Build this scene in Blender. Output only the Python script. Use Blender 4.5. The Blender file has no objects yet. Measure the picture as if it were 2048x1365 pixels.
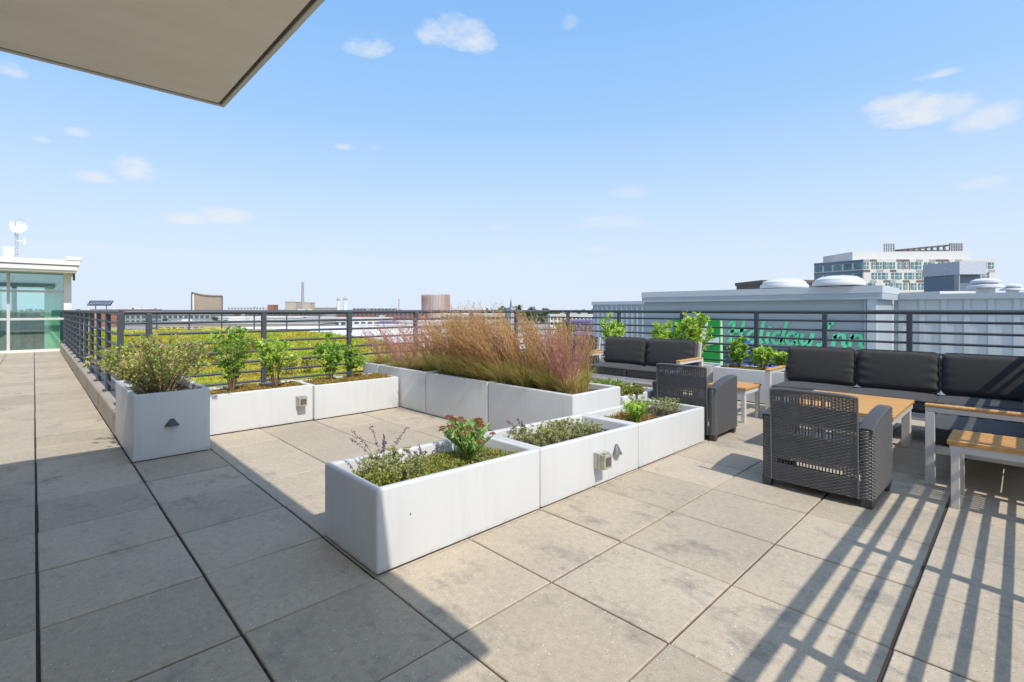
import bpy, bmesh, math, random
import numpy as np
from mathutils import Vector, Matrix
random.seed(7); rng = np.random.default_rng(7)
scn = bpy.context.scene
COL = scn.collection
R = math.radians

# ------------------------------------------------------------------ camera
CAM = Vector((-0.012, -2.184, 1.322)); FPX = 988.0; TH = R(46.87)
FW = Vector((math.cos(TH), math.sin(TH), 0)); RT = Vector((math.sin(TH), -math.cos(TH), 0))
cd = bpy.data.cameras.new('camera'); cam = bpy.data.objects.new('camera', cd); COL.objects.link(cam)
cam.location = CAM
cam.rotation_euler = (R(90), 0, TH - R(90))
cd.sensor_width = 36; cd.lens = FPX / 2048 * 36
cd.shift_x = (1024 - 993) / 2048; cd.shift_y = -(682.5 - 620.5) / 2048
cd.clip_start = 0.05; cd.clip_end = 20000
scn.camera = cam
# ------------------------------------------------------------------ light
SUN = Vector((-0.165 * math.cos(R(51)), -0.986 * math.cos(R(51)), math.sin(R(51)))).normalized()
sl = bpy.data.lights.new('sun', 'SUN'); sl.energy = 3.45; sl.angle = R(0.53); sl.color = (1.0, 0.95, 0.865)
so = bpy.data.objects.new('sun', sl); COL.objects.link(so); so.location = (0, -5, 20)
so.rotation_euler = SUN.to_track_quat('Z', 'Y').to_euler()
SKY_STRENGTH = 0.15
scn.view_settings.view_transform = 'Standard'; scn.view_settings.look = 'None'
scn.view_settings.exposure = 0.42; scn.view_settings.gamma = 1.0
scn.view_settings.use_curve_mapping = False
scn.render.engine = 'CYCLES'
scn.cycles.use_denoising = True
scn.cycles.max_bounces = 8; scn.cycles.transparent_max_bounces = 12
scn.cycles.use_adaptive_sampling = True; scn.cycles.adaptive_threshold = 0.02


def build_world():
    w = bpy.data.worlds.new('World'); scn.world = w; w.use_nodes = True
    nt = w.node_tree; N = nt.nodes; L = nt.links; N.clear()
    out = N.new('ShaderNodeOutputWorld'); bg = N.new('ShaderNodeBackground'); bg.inputs[1].default_value = SKY_STRENGTH
    sky = N.new('ShaderNodeTexSky'); sky.sky_type = 'NISHITA'; sky.sun_disc = False
    sky.sun_elevation = R(51); sky.sun_rotation = math.atan2(SUN.x, SUN.y)
    sky.air_density = 1.0; sky.dust_density = 0.6; sky.ozone_density = 1.6; sky.altitude = 30
    tc = N.new('ShaderNodeTexCoord'); sep = N.new('ShaderNodeSeparateXYZ'); L.new(tc.outputs['Generated'], sep.inputs[0])

    def M(op, a, b=None, c=None, clamp=False):
        n = N.new('ShaderNodeMath'); n.operation = op; n.use_clamp = clamp
        for i, v in enumerate((a, b, c)):
            if v is None: continue
            if isinstance(v, (int, float)): n.inputs[i].default_value = v
            else: L.new(v, n.inputs[i])
        return n.outputs[0]
    az = M('ARCTAN2', sep.outputs[1], sep.outputs[0]); el = M('ARCSINE', sep.outputs[2])
    # clouds: (azimuth, elevation, half width, half height, density)
    clouds = []
    for px, py, w_, h_, dn in [(732, 88, 58, 26, .72), (905, 60, 84, 38, .8), (940, 72, 60, 34, .85), (1140, 40, 20, 18, .35), (15, 138, 46, 22, .8),
                               (157, 264, 32, 14, .8), (82, 278, 22, 9, .5), (266, 336, 54, 34, 1.0), (185, 350, 58, 18, .85), (456, 429, 64, 26, .85), (376, 437, 64, 17, .75),
                               (688, 293, 24, 9, .6), (748, 296, 9, 6, .3), (1838, 222, 118, 40, .95), (1788, 204, 66, 30, .8), (1972, 232, 78, 34, .8), (1905, 208, 70, 40, .7), (1882, 146, 42, 11, .55), (1845, 155, 30, 9, .35),
                               (1960, 365, 60, 17, .6), (1255, 385, 48, 16, .3), (1230, 443, 90, 18, .5), (995, 455, 26, 9, .5),
                               (1200, 497, 42, 9, .4), (1520, 487, 64, 12, .3), (160, 488, 64, 10, .3), (1030, 512, 64, 9, .3), (660, 505, 44, 7, .25)]:
        v = FW + RT * ((px - 993) / FPX) + Vector((0, 0, (620.5 - py) / FPX)); v.normalize()
        sc = math.hypot((px - 993) / FPX, 1)
        clouds.append((math.atan2(v.y, v.x), math.asin(v.z), w_ / FPX / sc / sc, h_ / FPX / sc, dn))
    no = N.new('ShaderNodeTexNoise'); no.inputs['Scale'].default_value = 17; no.inputs['Detail'].default_value = 9; no.inputs['Roughness'].default_value = .66
    mp = N.new('ShaderNodeMapping'); mp.inputs['Scale'].default_value = (1, 1, 2.2); L.new(tc.outputs['Generated'], mp.inputs[0]); L.new(mp.outputs[0], no.inputs['Vector'])
    nz = M('MULTIPLY', M('SUBTRACT', no.outputs[0], .5), 3.1)
    tot = None
    for a0, e0, wa, we, dn in clouds:
        dx = M('MULTIPLY', M('SUBTRACT', az, a0), 1 / wa)
        dy0 = M('SUBTRACT', el, e0 - we * .25)
        dy = M('MULTIPLY', dy0, 1 / we)
        dyb = M('MINIMUM', M('MULTIPLY', dy, 1.7), dy)        # flatter base
        rr = M('ADD', M('MULTIPLY', dx, dx), M('MULTIPLY', dyb, dyb))
        m = M('SUBTRACT', M('ADD', M('SUBTRACT', 1.0, rr), nz), .1)
        m = M('MULTIPLY', M('SMOOTH_MIN', M('MAXIMUM', M('MULTIPLY', m, 1.05), 0), 1.2, .7), dn * .82)
        tot = m if tot is None else M('MAXIMUM', tot, m)
    fac = M('MULTIPLY', tot, 1.0, clamp=True)
    hz = M('POWER', M('SUBTRACT', 1.0, M('ABSOLUTE', sep.outputs[2])), 4.5, clamp=True)
    # thin whitening of the air toward the horizon
    hm = N.new('ShaderNodeMix'); hm.data_type = 'RGBA'
    L.new(M('MULTIPLY', hz, .97), hm.inputs[0]); 
    lift = N.new('ShaderNodeMix'); lift.data_type = 'RGBA'; lift.blend_type = 'MULTIPLY'; lift.inputs[0].default_value = 1
    L.new(sky.outputs[0], lift.inputs[6]); lift.inputs[7].default_value = SKY_TINT
    L.new(lift.outputs[2], hm.inputs[6]); hm.inputs[7].default_value = HORIZON
    rp = N.new('ShaderNodeValToRGB'); e = rp.color_ramp.elements
    K = 1 / (SKY_STRENGTH * 2 ** scn.view_settings.exposure)
    st = [(0, (.745, .845, .985)), (.10, (.70, .82, .98)), (.18, (.60, .765, .985)), (.35, (.375, .625, .98)), (.51, (.275, .545, .97)), (.75, (.25, .42, .76)), (1, (.21, .38, .70))]
    while len(e) < len(st): e.new(.5)
    for i, (p_, c_) in enumerate(st): e[i].position = p_; e[i].color = (*c_, 1)
    L.new(sep.outputs[2], rp.inputs[0])
    sc_ = N.new('ShaderNodeVectorMath'); sc_.operation = 'SCALE'; sc_.inputs[3].default_value = K; L.new(rp.outputs[0], sc_.inputs[0])
    gm_ = N.new('ShaderNodeMix'); gm_.data_type = 'RGBA'; gm_.inputs[0].default_value = .9; L.new(hm.outputs[2], gm_.inputs[6]); L.new(sc_.outputs[0], gm_.inputs[7]); hm = gm_
    # bright air around the sun
    dp = N.new('ShaderNodeVectorMath'); dp.operation = 'DOT_PRODUCT'; L.new(tc.outputs['Generated'], dp.inputs[0]); dp.inputs[1].default_value = SUN
    lobe = M('POWER', M('MAXIMUM', dp.outputs['Value'], 0.0), 2.2)
    ad = N.new('ShaderNodeMix'); ad.data_type = 'RGBA'; ad.blend_type = 'ADD'; ad.inputs[0].default_value = 1.0
    lc = N.new('ShaderNodeVectorMath'); lc.operation = 'SCALE'; lc.inputs[0].default_value = (.50 * K, .52 * K, .54 * K); L.new(lobe, lc.inputs[3])
    L.new(hm.outputs[2], ad.inputs[6]); L.new(lc.outputs[0], ad.inputs[7]); hm = ad
    cm = N.new('ShaderNodeMix'); cm.data_type = 'RGBA'
    L.new(fac, cm.inputs[0]); L.new(hm.outputs[2], cm.inputs[6]); cm.inputs[7].default_value = CLOUD
    L.new(cm.outputs[2], bg.inputs[0]); L.new(bg.outputs[0], out.inputs[0])


SKY_TINT = (1.08, 1.30, 1.36, 1)
HORIZON = (3.07, 3.49, 4.1, 1)
CLOUD = (4.2, 4.35, 4.55, 1)
build_world()

# ------------------------------------------------------------------ helpers


def tag(o, label=None, cat=None, group=None, kind=None):
    if label: o['label'] = label
    if cat: o['category'] = cat
    if group: o['group'] = group
    if kind: o['kind'] = kind
    return o


def thing(name, label, cat, loc=(0, 0, 0), rz=0.0, group=None):
    o = bpy.data.objects.new(name, None); COL.objects.link(o)
    o.empty_display_size = .1
    o.location = loc; o.rotation_euler = (0, 0, rz)
    return tag(o, label, cat, group)


def copy_tree(o, parent=None):
    c = o.copy(); COL.objects.link(c)
    if parent is not None: c.parent = parent
    for ch in list(o.children): copy_tree(ch, c)
    return c


def np_mesh(name, V, Fs, m, parent=None, smooth=False):
    """V (n,3); Fs list of arrays (k,3) or (k,4)"""
    me = bpy.data.meshes.new(name)
    V = np.asarray(V, dtype=np.float32)
    if not isinstance(Fs, (list, tuple)): Fs = [Fs]
    Fs = [np.asarray(f, dtype=np.int32) for f in Fs if len(f)]
    loops = np.concatenate([f.ravel() for f in Fs]); tot = np.concatenate([np.full(len(f), f.shape[1], np.int32) for f in Fs])
    st = np.concatenate([[0], np.cumsum(tot)[:-1]]).astype(np.int32)
    me.vertices.add(len(V)); me.vertices.foreach_set('co', V.ravel())
    me.loops.add(len(loops)); me.loops.foreach_set('vertex_index', loops)
    me.polygons.add(len(tot)); me.polygons.foreach_set('loop_start', st)
    me.update(calc_edges=True); me.validate()
    me.polygons.foreach_set('use_smooth', np.full(len(me.polygons), smooth, dtype=bool))
    me.materials.append(m)
    o = bpy.data.objects.new(name, me); COL.objects.link(o)
    if parent is not None: o.parent = parent
    return o


class MB:
    def __init__(s): s.v = []; s.f = []

    def add(s, vs, fs):
        b = len(s.v); s.v += [tuple(p) for p in vs]; s.f += [tuple(b + i for i in f) for f in fs]; return s

    def box(s, x0, x1, y0, y1, z0, z1, M=None):
        vs = [Vector((x, y, z)) for z in (z0, z1) for x, y in ((x0, y0), (x1, y0), (x1, y1), (x0, y1))]
        if M is not None: vs = [M @ p for p in vs]
        return s.add(vs, [(3, 2, 1, 0), (4, 5, 6, 7), (0, 1, 5, 4), (1, 2, 6, 5), (2, 3, 7, 6), (3, 0, 4, 7)])

    def hexa(s, b, t):
        return s.add(list(b) + list(t), [(3, 2, 1, 0), (4, 5, 6, 7), (0, 1, 5, 4), (1, 2, 6, 5), (2, 3, 7, 6), (3, 0, 4, 7)])

    def tube(s, pts, r, n=8, cap=True, sq=None):
        pts = [Vector(p) for p in pts]; rs = r if isinstance(r, (list, tuple)) else [r] * len(pts)
        b = len(s.v); prev = None
        for i, p in enumerate(pts):
            d = (pts[min(i + 1, len(pts) - 1)] - pts[max(i - 1, 0)]).normalized()
            if prev is None:
                u = d.cross(Vector((0, 0, 1)))
                if u.length < 1e-3: u = d.cross(Vector((0, 1, 0)))
                u.normalize()
            else:
                u = (prev - d * prev.dot(d)).normalized()
            prev = u; w = d.cross(u)
            for k in range(n):
                a = 2 * math.pi * k / n
                s.v.append(tuple(p + (u * math.cos(a) + w * math.sin(a)) * rs[i]))
        for i in range(len(pts) - 1):
            for k in range(n):
                a = b + i * n + k; c = b + i * n + (k + 1) % n
                s.f.append((a, c, c + n, a + n))
        if cap:
            s.f.append(tuple(b + k for k in reversed(range(n)))); e = b + (len(pts) - 1) * n
            s.f.append(tuple(e + k for k in range(n)))
        return s

    def lathe(s, prof, c=(0, 0, 0), n=24):
        b = len(s.v)
        for r, z in prof:
            for k in range(n):
                a = 2 * math.pi * k / n; s.v.append((c[0] + r * math.cos(a), c[1] + r * math.sin(a), c[2] + z))
        for i in range(len(prof) - 1):
            for k in range(n):
                a = b + i * n + k; q = b + i * n + (k + 1) % n; s.f.append((a, q, q + n, a + n))
        s.f.append(tuple(b + k for k in reversed(range(n)))); e = b + (len(prof) - 1) * n; s.f.append(tuple(e + k for k in range(n)))
        return s

    def prism(s, poly, z0, z1, M=None):
        n = len(poly)
        vs = [Vector((x, y, z0)) for x, y in poly] + [Vector((x, y, z1)) for x, y in poly]
        if M is not None: vs = [M @ p for p in vs]
        return s.add(vs, [tuple(reversed(range(n))), tuple(range(n, 2 * n))] + [(i, (i + 1) % n, n + (i + 1) % n, n + i) for i in range(n)])

    def build(s, name, m, parent=None, smooth=False, bevel=0, seg=2):
        me = bpy.data.meshes.new(name); me.from_pydata(s.v, [], s.f)
        if bevel or True:
            bm = bmesh.new(); bm.from_mesh(me)
            bmesh.ops.recalc_face_normals(bm, faces=bm.faces)
            if bevel:
                es = [e for e in bm.edges if len(e.link_faces) == 2 and e.calc_face_angle(0) > .6]
                bmesh.ops.bevel(bm, geom=es, offset=bevel, segments=seg, profile=.5, affect='EDGES', clamp_overlap=True)
            bm.to_mesh(me); bm.free()
        if smooth:
            for p in me.polygons: p.use_smooth = True
            try: me.set_sharp_from_angle(angle=R(40))
            except Exception: pass
        me.materials.append(m)
        o = bpy.data.objects.new(name, me); COL.objects.link(o)
        if parent is not None: o.parent = parent
        return o


def at_d(px, py, d):
    return CAM + FW * d + RT * (d * (px - 993) / FPX) + Vector((0, 0, -(py - 620.5) / FPX * d))


def at_x(px, py, X):
    v = FW + RT * ((px - 993) / FPX) + Vector((0, 0, -(py - 620.5) / FPX)); return CAM + v * ((X - CAM.x) / v.x)


# ------------------------------------------------------------------ materials


def nodes(name):
    m = bpy.data.materials.new(name); m.use_nodes = True
    nt = m.node_tree; b = nt.nodes['Principled BSDF']; return m, nt, b


def noise(nt, scale, detail=4, rough=.55, coord='Object', sc=(1, 1, 1)):
    tc = nt.nodes.new('ShaderNodeTexCoord'); mp = nt.nodes.new('ShaderNodeMapping'); mp.inputs['Scale'].default_value = sc
    n = nt.nodes.new('ShaderNodeTexNoise'); n.inputs['Scale'].default_value = scale; n.inputs['Detail'].default_value = detail; n.inputs['Roughness'].default_value = rough
    nt.links.new(tc.outputs[coord], mp.inputs[0]); nt.links.new(mp.outputs[0], n.inputs['Vector']); return n.outputs[0]


def ramp(nt, src, stops):
    r = nt.nodes.new('ShaderNodeValToRGB'); e = r.color_ramp.elements
    while len(e) < len(stops): e.new(.5)
    for i, (p, c) in enumerate(stops):
        e[i].position = p; e[i].color = (*c, 1) if len(c) == 3 else c
    nt.links.new(src, r.inputs[0]); return r.outputs[0]


def mixc(nt, fac, a, b, mode='MIX'):
    n = nt.nodes.new('ShaderNodeMix'); n.data_type = 'RGBA'; n.blend_type = mode
    for i, v in ((0, fac), (6, a), (7, b)):
        if isinstance(v, (int, float)): n.inputs[i].default_value = v
        elif isinstance(v, tuple): n.inputs[i].default_value = (*v, 1) if len(v) == 3 else v
        else: nt.links.new(v, n.inputs[i])
    return n.outputs[2]


def bump(nt, b, src, strength=.3, dist=.01):
    n = nt.nodes.new('ShaderNodeBump'); n.inputs['Strength'].default_value = strength; n.inputs['Distance'].default_value = dist
    nt.links.new(src, n.inputs['Height']); nt.links.new(n.outputs[0], b.inputs['Normal'])


def simple(name, col, rough=.6, metal=0, var=.12, vs=4, bs=0, bst=.2, bd=.004, spec=.5):
    m, nt, b = nodes(name)
    a = tuple(c * (1 - var) for c in col); d = tuple(min(1, c * (1 + var)) for c in col)
    nt.links.new(ramp(nt, noise(nt, vs, 5, .6), [(.3, a), (.7, d)]), b.inputs['Base Color'])
    b.inputs['Roughness'].default_value = rough; b.inputs['Metallic'].default_value = metal
    b.inputs['Specular IOR Level'].default_value = spec
    if bs: bump(nt, b, noise(nt, bs, 4, .6), bst, bd)
    return m


def leafmat(name, stops, trans=.35, rough=.5, spec=.35):
    m, nt, b = nodes(name)
    g = nt.nodes.new('ShaderNodeNewGeometry')
    c = ramp(nt, g.outputs['Random Per Island'], stops)
    nt.links.new(c, b.inputs['Base Color']); b.inputs['Roughness'].default_value = rough; b.inputs['Specular IOR Level'].default_value = spec
    t = nt.nodes.new('ShaderNodeBsdfTranslucent'); nt.links.new(mixc(nt, .5, c, (1.0, 1.0, .35), 'MULTIPLY'), t.inputs[0])
    mx = nt.nodes.new('ShaderNodeMixShader'); mx.inputs[0].default_value = trans
    nt.links.new(b.outputs[0], mx.inputs[1]); nt.links.new(t.outputs[0], mx.inputs[2])
    nt.links.new(mx.outputs[0], nt.nodes['Material Output'].inputs[0])
    return m


def paver_mat():
    m, nt, b = nodes('concrete_paver')
    g = nt.nodes.new('ShaderNodeNewGeometry')
    base = ramp(nt, g.outputs['Random Per Island'], [(0, (.385, .325, .243)), (.5, (.43, .362, .272)), (1, (.46, .39, .295))])
    big = ramp(nt, noise(nt, 1.1, 6, .6), [(.3, (.88, .88, .9)), (.65, (1.05, 1.04, 1.02))])
    c = mixc(nt, 1, base, big, 'MULTIPLY')
    # weather stains: soft dark smears
    s1 = noise(nt, 2.6, 9, .72, sc=(1.6, 1.0, 1)); st = ramp(nt, s1, [(.53, (0, 0, 0)), (.72, (.9, .9, .9))])
    s2 = noise(nt, .55, 3, .5); st2 = ramp(nt, s2, [(.38, (0, 0, 0)), (.58, (1, 1, 1))])
    sm = nt.nodes.new('ShaderNodeMath'); sm.operation = 'MULTIPLY'
    nt.links.new(st, sm.inputs[0]); nt.links.new(st2, sm.inputs[1])
    c = mixc(nt, sm.outputs[0], c, (.15, .14, .125))
    s3 = ramp(nt, noise(nt, 8.5, 7, .75, sc=(1.3, .9, 1)), [(.60, (0, 0, 0)), (.72, (.75, .75, .75))])
    sm3 = nt.nodes.new('ShaderNodeMath'); sm3.operation = 'MULTIPLY'; nt.links.new(s3, sm3.inputs[0]); nt.links.new(ramp(nt, noise(nt, 1.3, 3, .5), [(.40, (.12, .12, .12)), (.6, (1, 1, 1))]), sm3.inputs[1])
    c = mixc(nt, sm3.outputs[0], c, (.11, .10, .09))
    # broom / grain
    fine = noise(nt, 160, 3, .7); c = mixc(nt, .75, c, ramp(nt, fine, [(.32, (.72, .72, .74)), (.5, (1, 1, 1)), (.7, (1.16, 1.16, 1.16))]), 'MULTIPLY')
    med = noise(nt, 26, 5, .7); c = mixc(nt, .8, c, ramp(nt, med, [(.35, (.86, .86, .86)), (.6, (1.05, 1.05, 1.05))]), 'MULTIPLY')
    # pale aggregate chips
    vo = nt.nodes.new('ShaderNodeTexVoronoi'); vo.inputs['Scale'].default_value = 55; tc = nt.nodes.new('ShaderNodeTexCoord'); nt.links.new(tc.outputs['Object'], vo.inputs['Vector'])
    ch = ramp(nt, vo.outputs['Distance'], [(.10, (1, 1, 1)), (.17, (0, 0, 0))])
    sel = nt.nodes.new('ShaderNodeSeparateColor'); nt.links.new(vo.outputs['Color'], sel.inputs[0])
    gt = nt.nodes.new('ShaderNodeMath'); gt.operation = 'GREATER_THAN'; nt.links.new(sel.outputs[0], gt.inputs[0]); gt.inputs[1].default_value = .80
    mm = nt.nodes.new('ShaderNodeMath'); mm.operation = 'MULTIPLY'; nt.links.new(ch, mm.inputs[0]); nt.links.new(gt.outputs[0], mm.inputs[1])
    c = mixc(nt, mm.outputs[0], c, (.72, .70, .66))
    lt = nt.nodes.new('ShaderNodeMath'); lt.operation = 'LESS_THAN'; nt.links.new(sel.outputs[1], lt.inputs[0]); lt.inputs[1].default_value = .14
    m2 = nt.nodes.new('ShaderNodeMath'); m2.operation = 'MULTIPLY'; nt.links.new(ch, m2.inputs[0]); nt.links.new(lt.outputs[0], m2.inputs[1])
    c = mixc(nt, m2.outputs[0], c, (.13, .12, .11))
    nt.links.new(c, b.inputs['Base Color']); b.inputs['Roughness'].default_value = .85
    bump(nt, b, noise(nt, 90, 6, .7), .35, .004)
    return m


M_PAVER = paver_mat()
M_JOINT = simple('joint_grit', (.045, .04, .035), .95, vs=30)
M_SAND = simple('joint_sand', (.16, .135, .10), .95, vs=40)
M_CURB = simple('curb_stone', (.33, .28, .22), .85, vs=3, bs=60, bst=.2, var=.1)
def planter_mat():
    m, nt, b = nodes('planter_fiberglass')
    c = ramp(nt, noise(nt, 1.2, 5, .6), [(.3, (.53, .525, .515)), (.7, (.57, .565, .555))])
    st = ramp(nt, noise(nt, 3, 6, .7, sc=(6, 6, .45)), [(.50, (0, 0, 0)), (.8, (.20, .20, .20))])
    c = mixc(nt, st, c, (.34, .32, .28))
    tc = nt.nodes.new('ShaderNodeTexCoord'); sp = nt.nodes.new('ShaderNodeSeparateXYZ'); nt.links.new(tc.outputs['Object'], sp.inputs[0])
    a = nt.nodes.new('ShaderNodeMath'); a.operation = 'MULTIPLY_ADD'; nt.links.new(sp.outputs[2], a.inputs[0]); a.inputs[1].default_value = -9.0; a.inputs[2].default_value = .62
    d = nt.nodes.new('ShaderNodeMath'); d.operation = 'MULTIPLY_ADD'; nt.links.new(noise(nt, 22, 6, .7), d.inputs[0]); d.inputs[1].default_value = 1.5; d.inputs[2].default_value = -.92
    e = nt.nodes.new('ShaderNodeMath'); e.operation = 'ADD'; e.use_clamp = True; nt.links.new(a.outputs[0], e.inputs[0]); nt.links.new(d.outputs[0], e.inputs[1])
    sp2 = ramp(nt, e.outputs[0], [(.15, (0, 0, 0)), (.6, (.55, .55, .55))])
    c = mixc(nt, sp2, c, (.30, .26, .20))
    nt.links.new(c, b.inputs['Base Color']); b.inputs['Roughness'].default_value = .42
    bump(nt, b, noise(nt, 6, 4, .6), .05, .004); return m


M_WHITE = planter_mat()
M_SOIL = simple('soil', (.06, .042, .03), 1, vs=40, var=.5, bs=50, bst=1, bd=.02)
M_BLACK = simple('black_gap', (.012, .011, .012), .8)
M_METAL = simple('graphite_paint', (.055, .062, .075), .42, var=.08, vs=8, spec=.6)
M_ALU = simple('white_aluminium', (.55, .53, .50), .4, var=.03, vs=3)
M_WICK = simple('resin_wicker', (.10, .097, .095), .38, var=.15, vs=20, spec=.8)
M_WICKD = simple('resin_dark', (.05, .048, .048), .45, var=.1, vs=15)
M_GREY = simple('grey_plastic', (.42, .40, .36), .5, vs=20)
M_LAMP = simple('lamp_metal', (.10, .10, .09), .5, vs=20)
M_LAMPD = simple('lamp_metal_dark', (.06, .06, .065), .5, vs=20)


def wood_mat():
    m, nt, b = nodes('oiled_slat')
    n = noise(nt, 5, 6, .6, sc=(14, 1, 14))
    c = ramp(nt, n, [(.3, (.42, .20, .055)), (.6, (.58, .30, .085)), (.8, (.64, .35, .11))])
    nt.links.new(c, b.inputs['Base Color']); b.inputs['Roughness'].default_value = .5
    bump(nt, b, n, .1, .002); return m


M_WOOD = wood_mat()


def fabric_mat():
    m, nt, b = nodes('charcoal_fabric')
    c = ramp(nt, noise(nt, 220, 2, .5), [(.3, (.024, .023, .023)), (.7, (.046, .044, .043))])
    c = mixc(nt, .6, c, ramp(nt, noise(nt, 2.5, 4, .6), [(.3, (.8, .8, .82)), (.7, (1.2, 1.18, 1.12))]), 'MULTIPLY')
    nt.links.new(c, b.inputs['Base Color']); b.inputs['Roughness'].default_value = .9
    b.inputs['Sheen Weight'].default_value = .12; b.inputs['Sheen Roughness'].default_value = .5
    bump(nt, b, noise(nt, 500, 2, .5), .25, .002)
    return m


M_FAB = fabric_mat()
M_SOFFIT = None


def soffit_mat():
    m, nt, b = nodes('plaster_soffit')
    c = ramp(nt, noise(nt, 1.0, 6, .65, sc=(.5, 2.2, 1)), [(.35, (.80, .71, .58)), (.62, (.88, .80, .67))])
    st = ramp(nt, noise(nt, 1.6, 8, .75, sc=(1, 1.6, 1)), [(.6, (0, 0, 0)), (.85, (.6, .6, .6))])
    c = mixc(nt, st, c, (.30, .26, .20)); nt.links.new(c, b.inputs['Base Color']); b.inputs['Roughness'].default_value = .85
    bump(nt, b, noise(nt, 90, 4, .6), .08, .003); return m


M_SOFFIT = soffit_mat()
M_TRIM = simple('bronze_joint', (.10, .065, .035), .7, var=.4, vs=5)
M_FASCIA = simple('fascia_metal', (.62, .59, .53), .5, var=.05)
M_PWHITE = simple('cream_cladding', (.72, .69, .63), .5, var=.03)
M_GREENP = simple('mint_panel', (.62, .80, .60), .6, var=.05)

L_GREEN = leafmat('leaf_green', [(0, (.07, .17, .025)), (.35, (.19, .40, .045)), (.7, (.36, .58, .08)), (1, (.56, .68, .18))], .45)
L_BRIGHT = leafmat('leaf_bright', [(0, (.18, .36, .035)), (.4, (.42, .62, .07)), (1, (.66, .76, .22))])
L_SPIREA = leafmat('leaf_spirea', [(0, (.18, .28, .05)), (.35, (.42, .58, .11)), (.62, (.58, .66, .18)), (.78, (.68, .44, .25)), (1, (.66, .34, .28))])
L_SEDUM = leafmat('leaf_stonecrop', [(0, (.15, .28, .05)), (.5, (.32, .50, .12)), (1, (.50, .64, .28))])
L_MAT = leafmat('leaf_mat', [(0, (.14, .14, .03)), (.35, (.34, .30, .05)), (.65, (.50, .32, .07)), (1, (.52, .22, .07))])
L_MATG = leafmat('leaf_mat_green', [(0, (.10, .15, .03)), (.4, (.26, .34, .06)), (.75, (.44, .44, .10)), (1, (.48, .28, .10))])
L_THYME = leafmat('leaf_thyme', [(0, (.18, .23, .07)), (.5, (.40, .46, .17)), (.85, (.56, .58, .28)), (1, (.42, .26, .18))])
L_BROWN = leafmat('flower_brown', [(0, (.16, .05, .03)), (.5, (.30, .11, .06)), (1, (.42, .20, .12))], .15)
L_PURPLE = leafmat('flower_purple', [(0, (.10, .06, .12)), (.5, (.24, .14, .27)), (1, (.30, .20, .22))], .2)
L_WHITE = leafmat('flower_white', [(0, (.65, .62, .58)), (.7, (.85, .83, .80)), (1, (.40, .22, .14))], .2)
L_STEM = leafmat('stem_brown', [(0, (.12, .07, .045)), (1, (.30, .20, .12))], .0)
L_GRASSG = leafmat('grass_blade', [(0, (.26, .28, .06)), (.4, (.50, .46, .12)), (.75, (.70, .56, .22)), (1, (.72, .50, .28))], .35)
L_GRASSB = leafmat('grass_plume_tan', [(0, (.30, .14, .065)), (.45, (.55, .32, .14)), (.8, (.72, .49, .23)), (1, (.84, .63, .44))], .3)
L_GRASSR = leafmat('grass_plume_red', [(0, (.38, .13, .11)), (.5, (.62, .32, .26)), (1, (.84, .58, .48))], .3)
L_ROOF = leafmat('sedum_roof_leaf', [(0, (.16, .22, .02)), (.3, (.34, .38, .03)), (.75, (.56, .52, .05)), (.95, (.60, .44, .06)), (1, (.44, .22, .05))], .3)
def patchy(m):
    nt = m.node_tree; b = nt.nodes['Principled BSDF']; l = b.inputs['Base Color'].links[0]; src = l.from_socket
    tc = nt.nodes.new('ShaderNodeNewGeometry'); n = nt.nodes.new('ShaderNodeTexNoise'); n.inputs['Scale'].default_value = .8; n.inputs['Detail'].default_value = 6; n.inputs['Roughness'].default_value = .65
    nt.links.new(tc.outputs['Position'], n.inputs['Vector'])
    c = mixc(nt, 1, src, ramp(nt, n.outputs[0], [(.36, (.28, .62, .5)), (.45, (.60, .88, .6)), (.51, (1.05, 1.02, .9)), (.57, (1.05, .80, .8)), (.62, (.85, .48, .6)), (.70, (.40, .68, .6))]), 'MULTIPLY')
    nt.links.new(c, b.inputs['Base Color'])
    return m


patchy(L_ROOF)
L_TREE = leafmat('tree_leaf', [(0, (.03, .055, .02)), (.6, (.07, .11, .035)), (1, (.13, .16, .05))], .2)
L_YELW = leafmat('weed_leaf', [(0, (.14, .20, .03)), (.6, (.34, .38, .06)), (.85, (.60, .50, .05)), (1, (.44, .26, .10))], .3)
L_YEL = leafmat('yellow_leaf', [(0, (.20, .20, .02)), (.6, (.42, .38, .04)), (1, (.55, .42, .05))], .3)

# ------------------------------------------------------------------ paving, curb, ground
U = 0.6096


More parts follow.
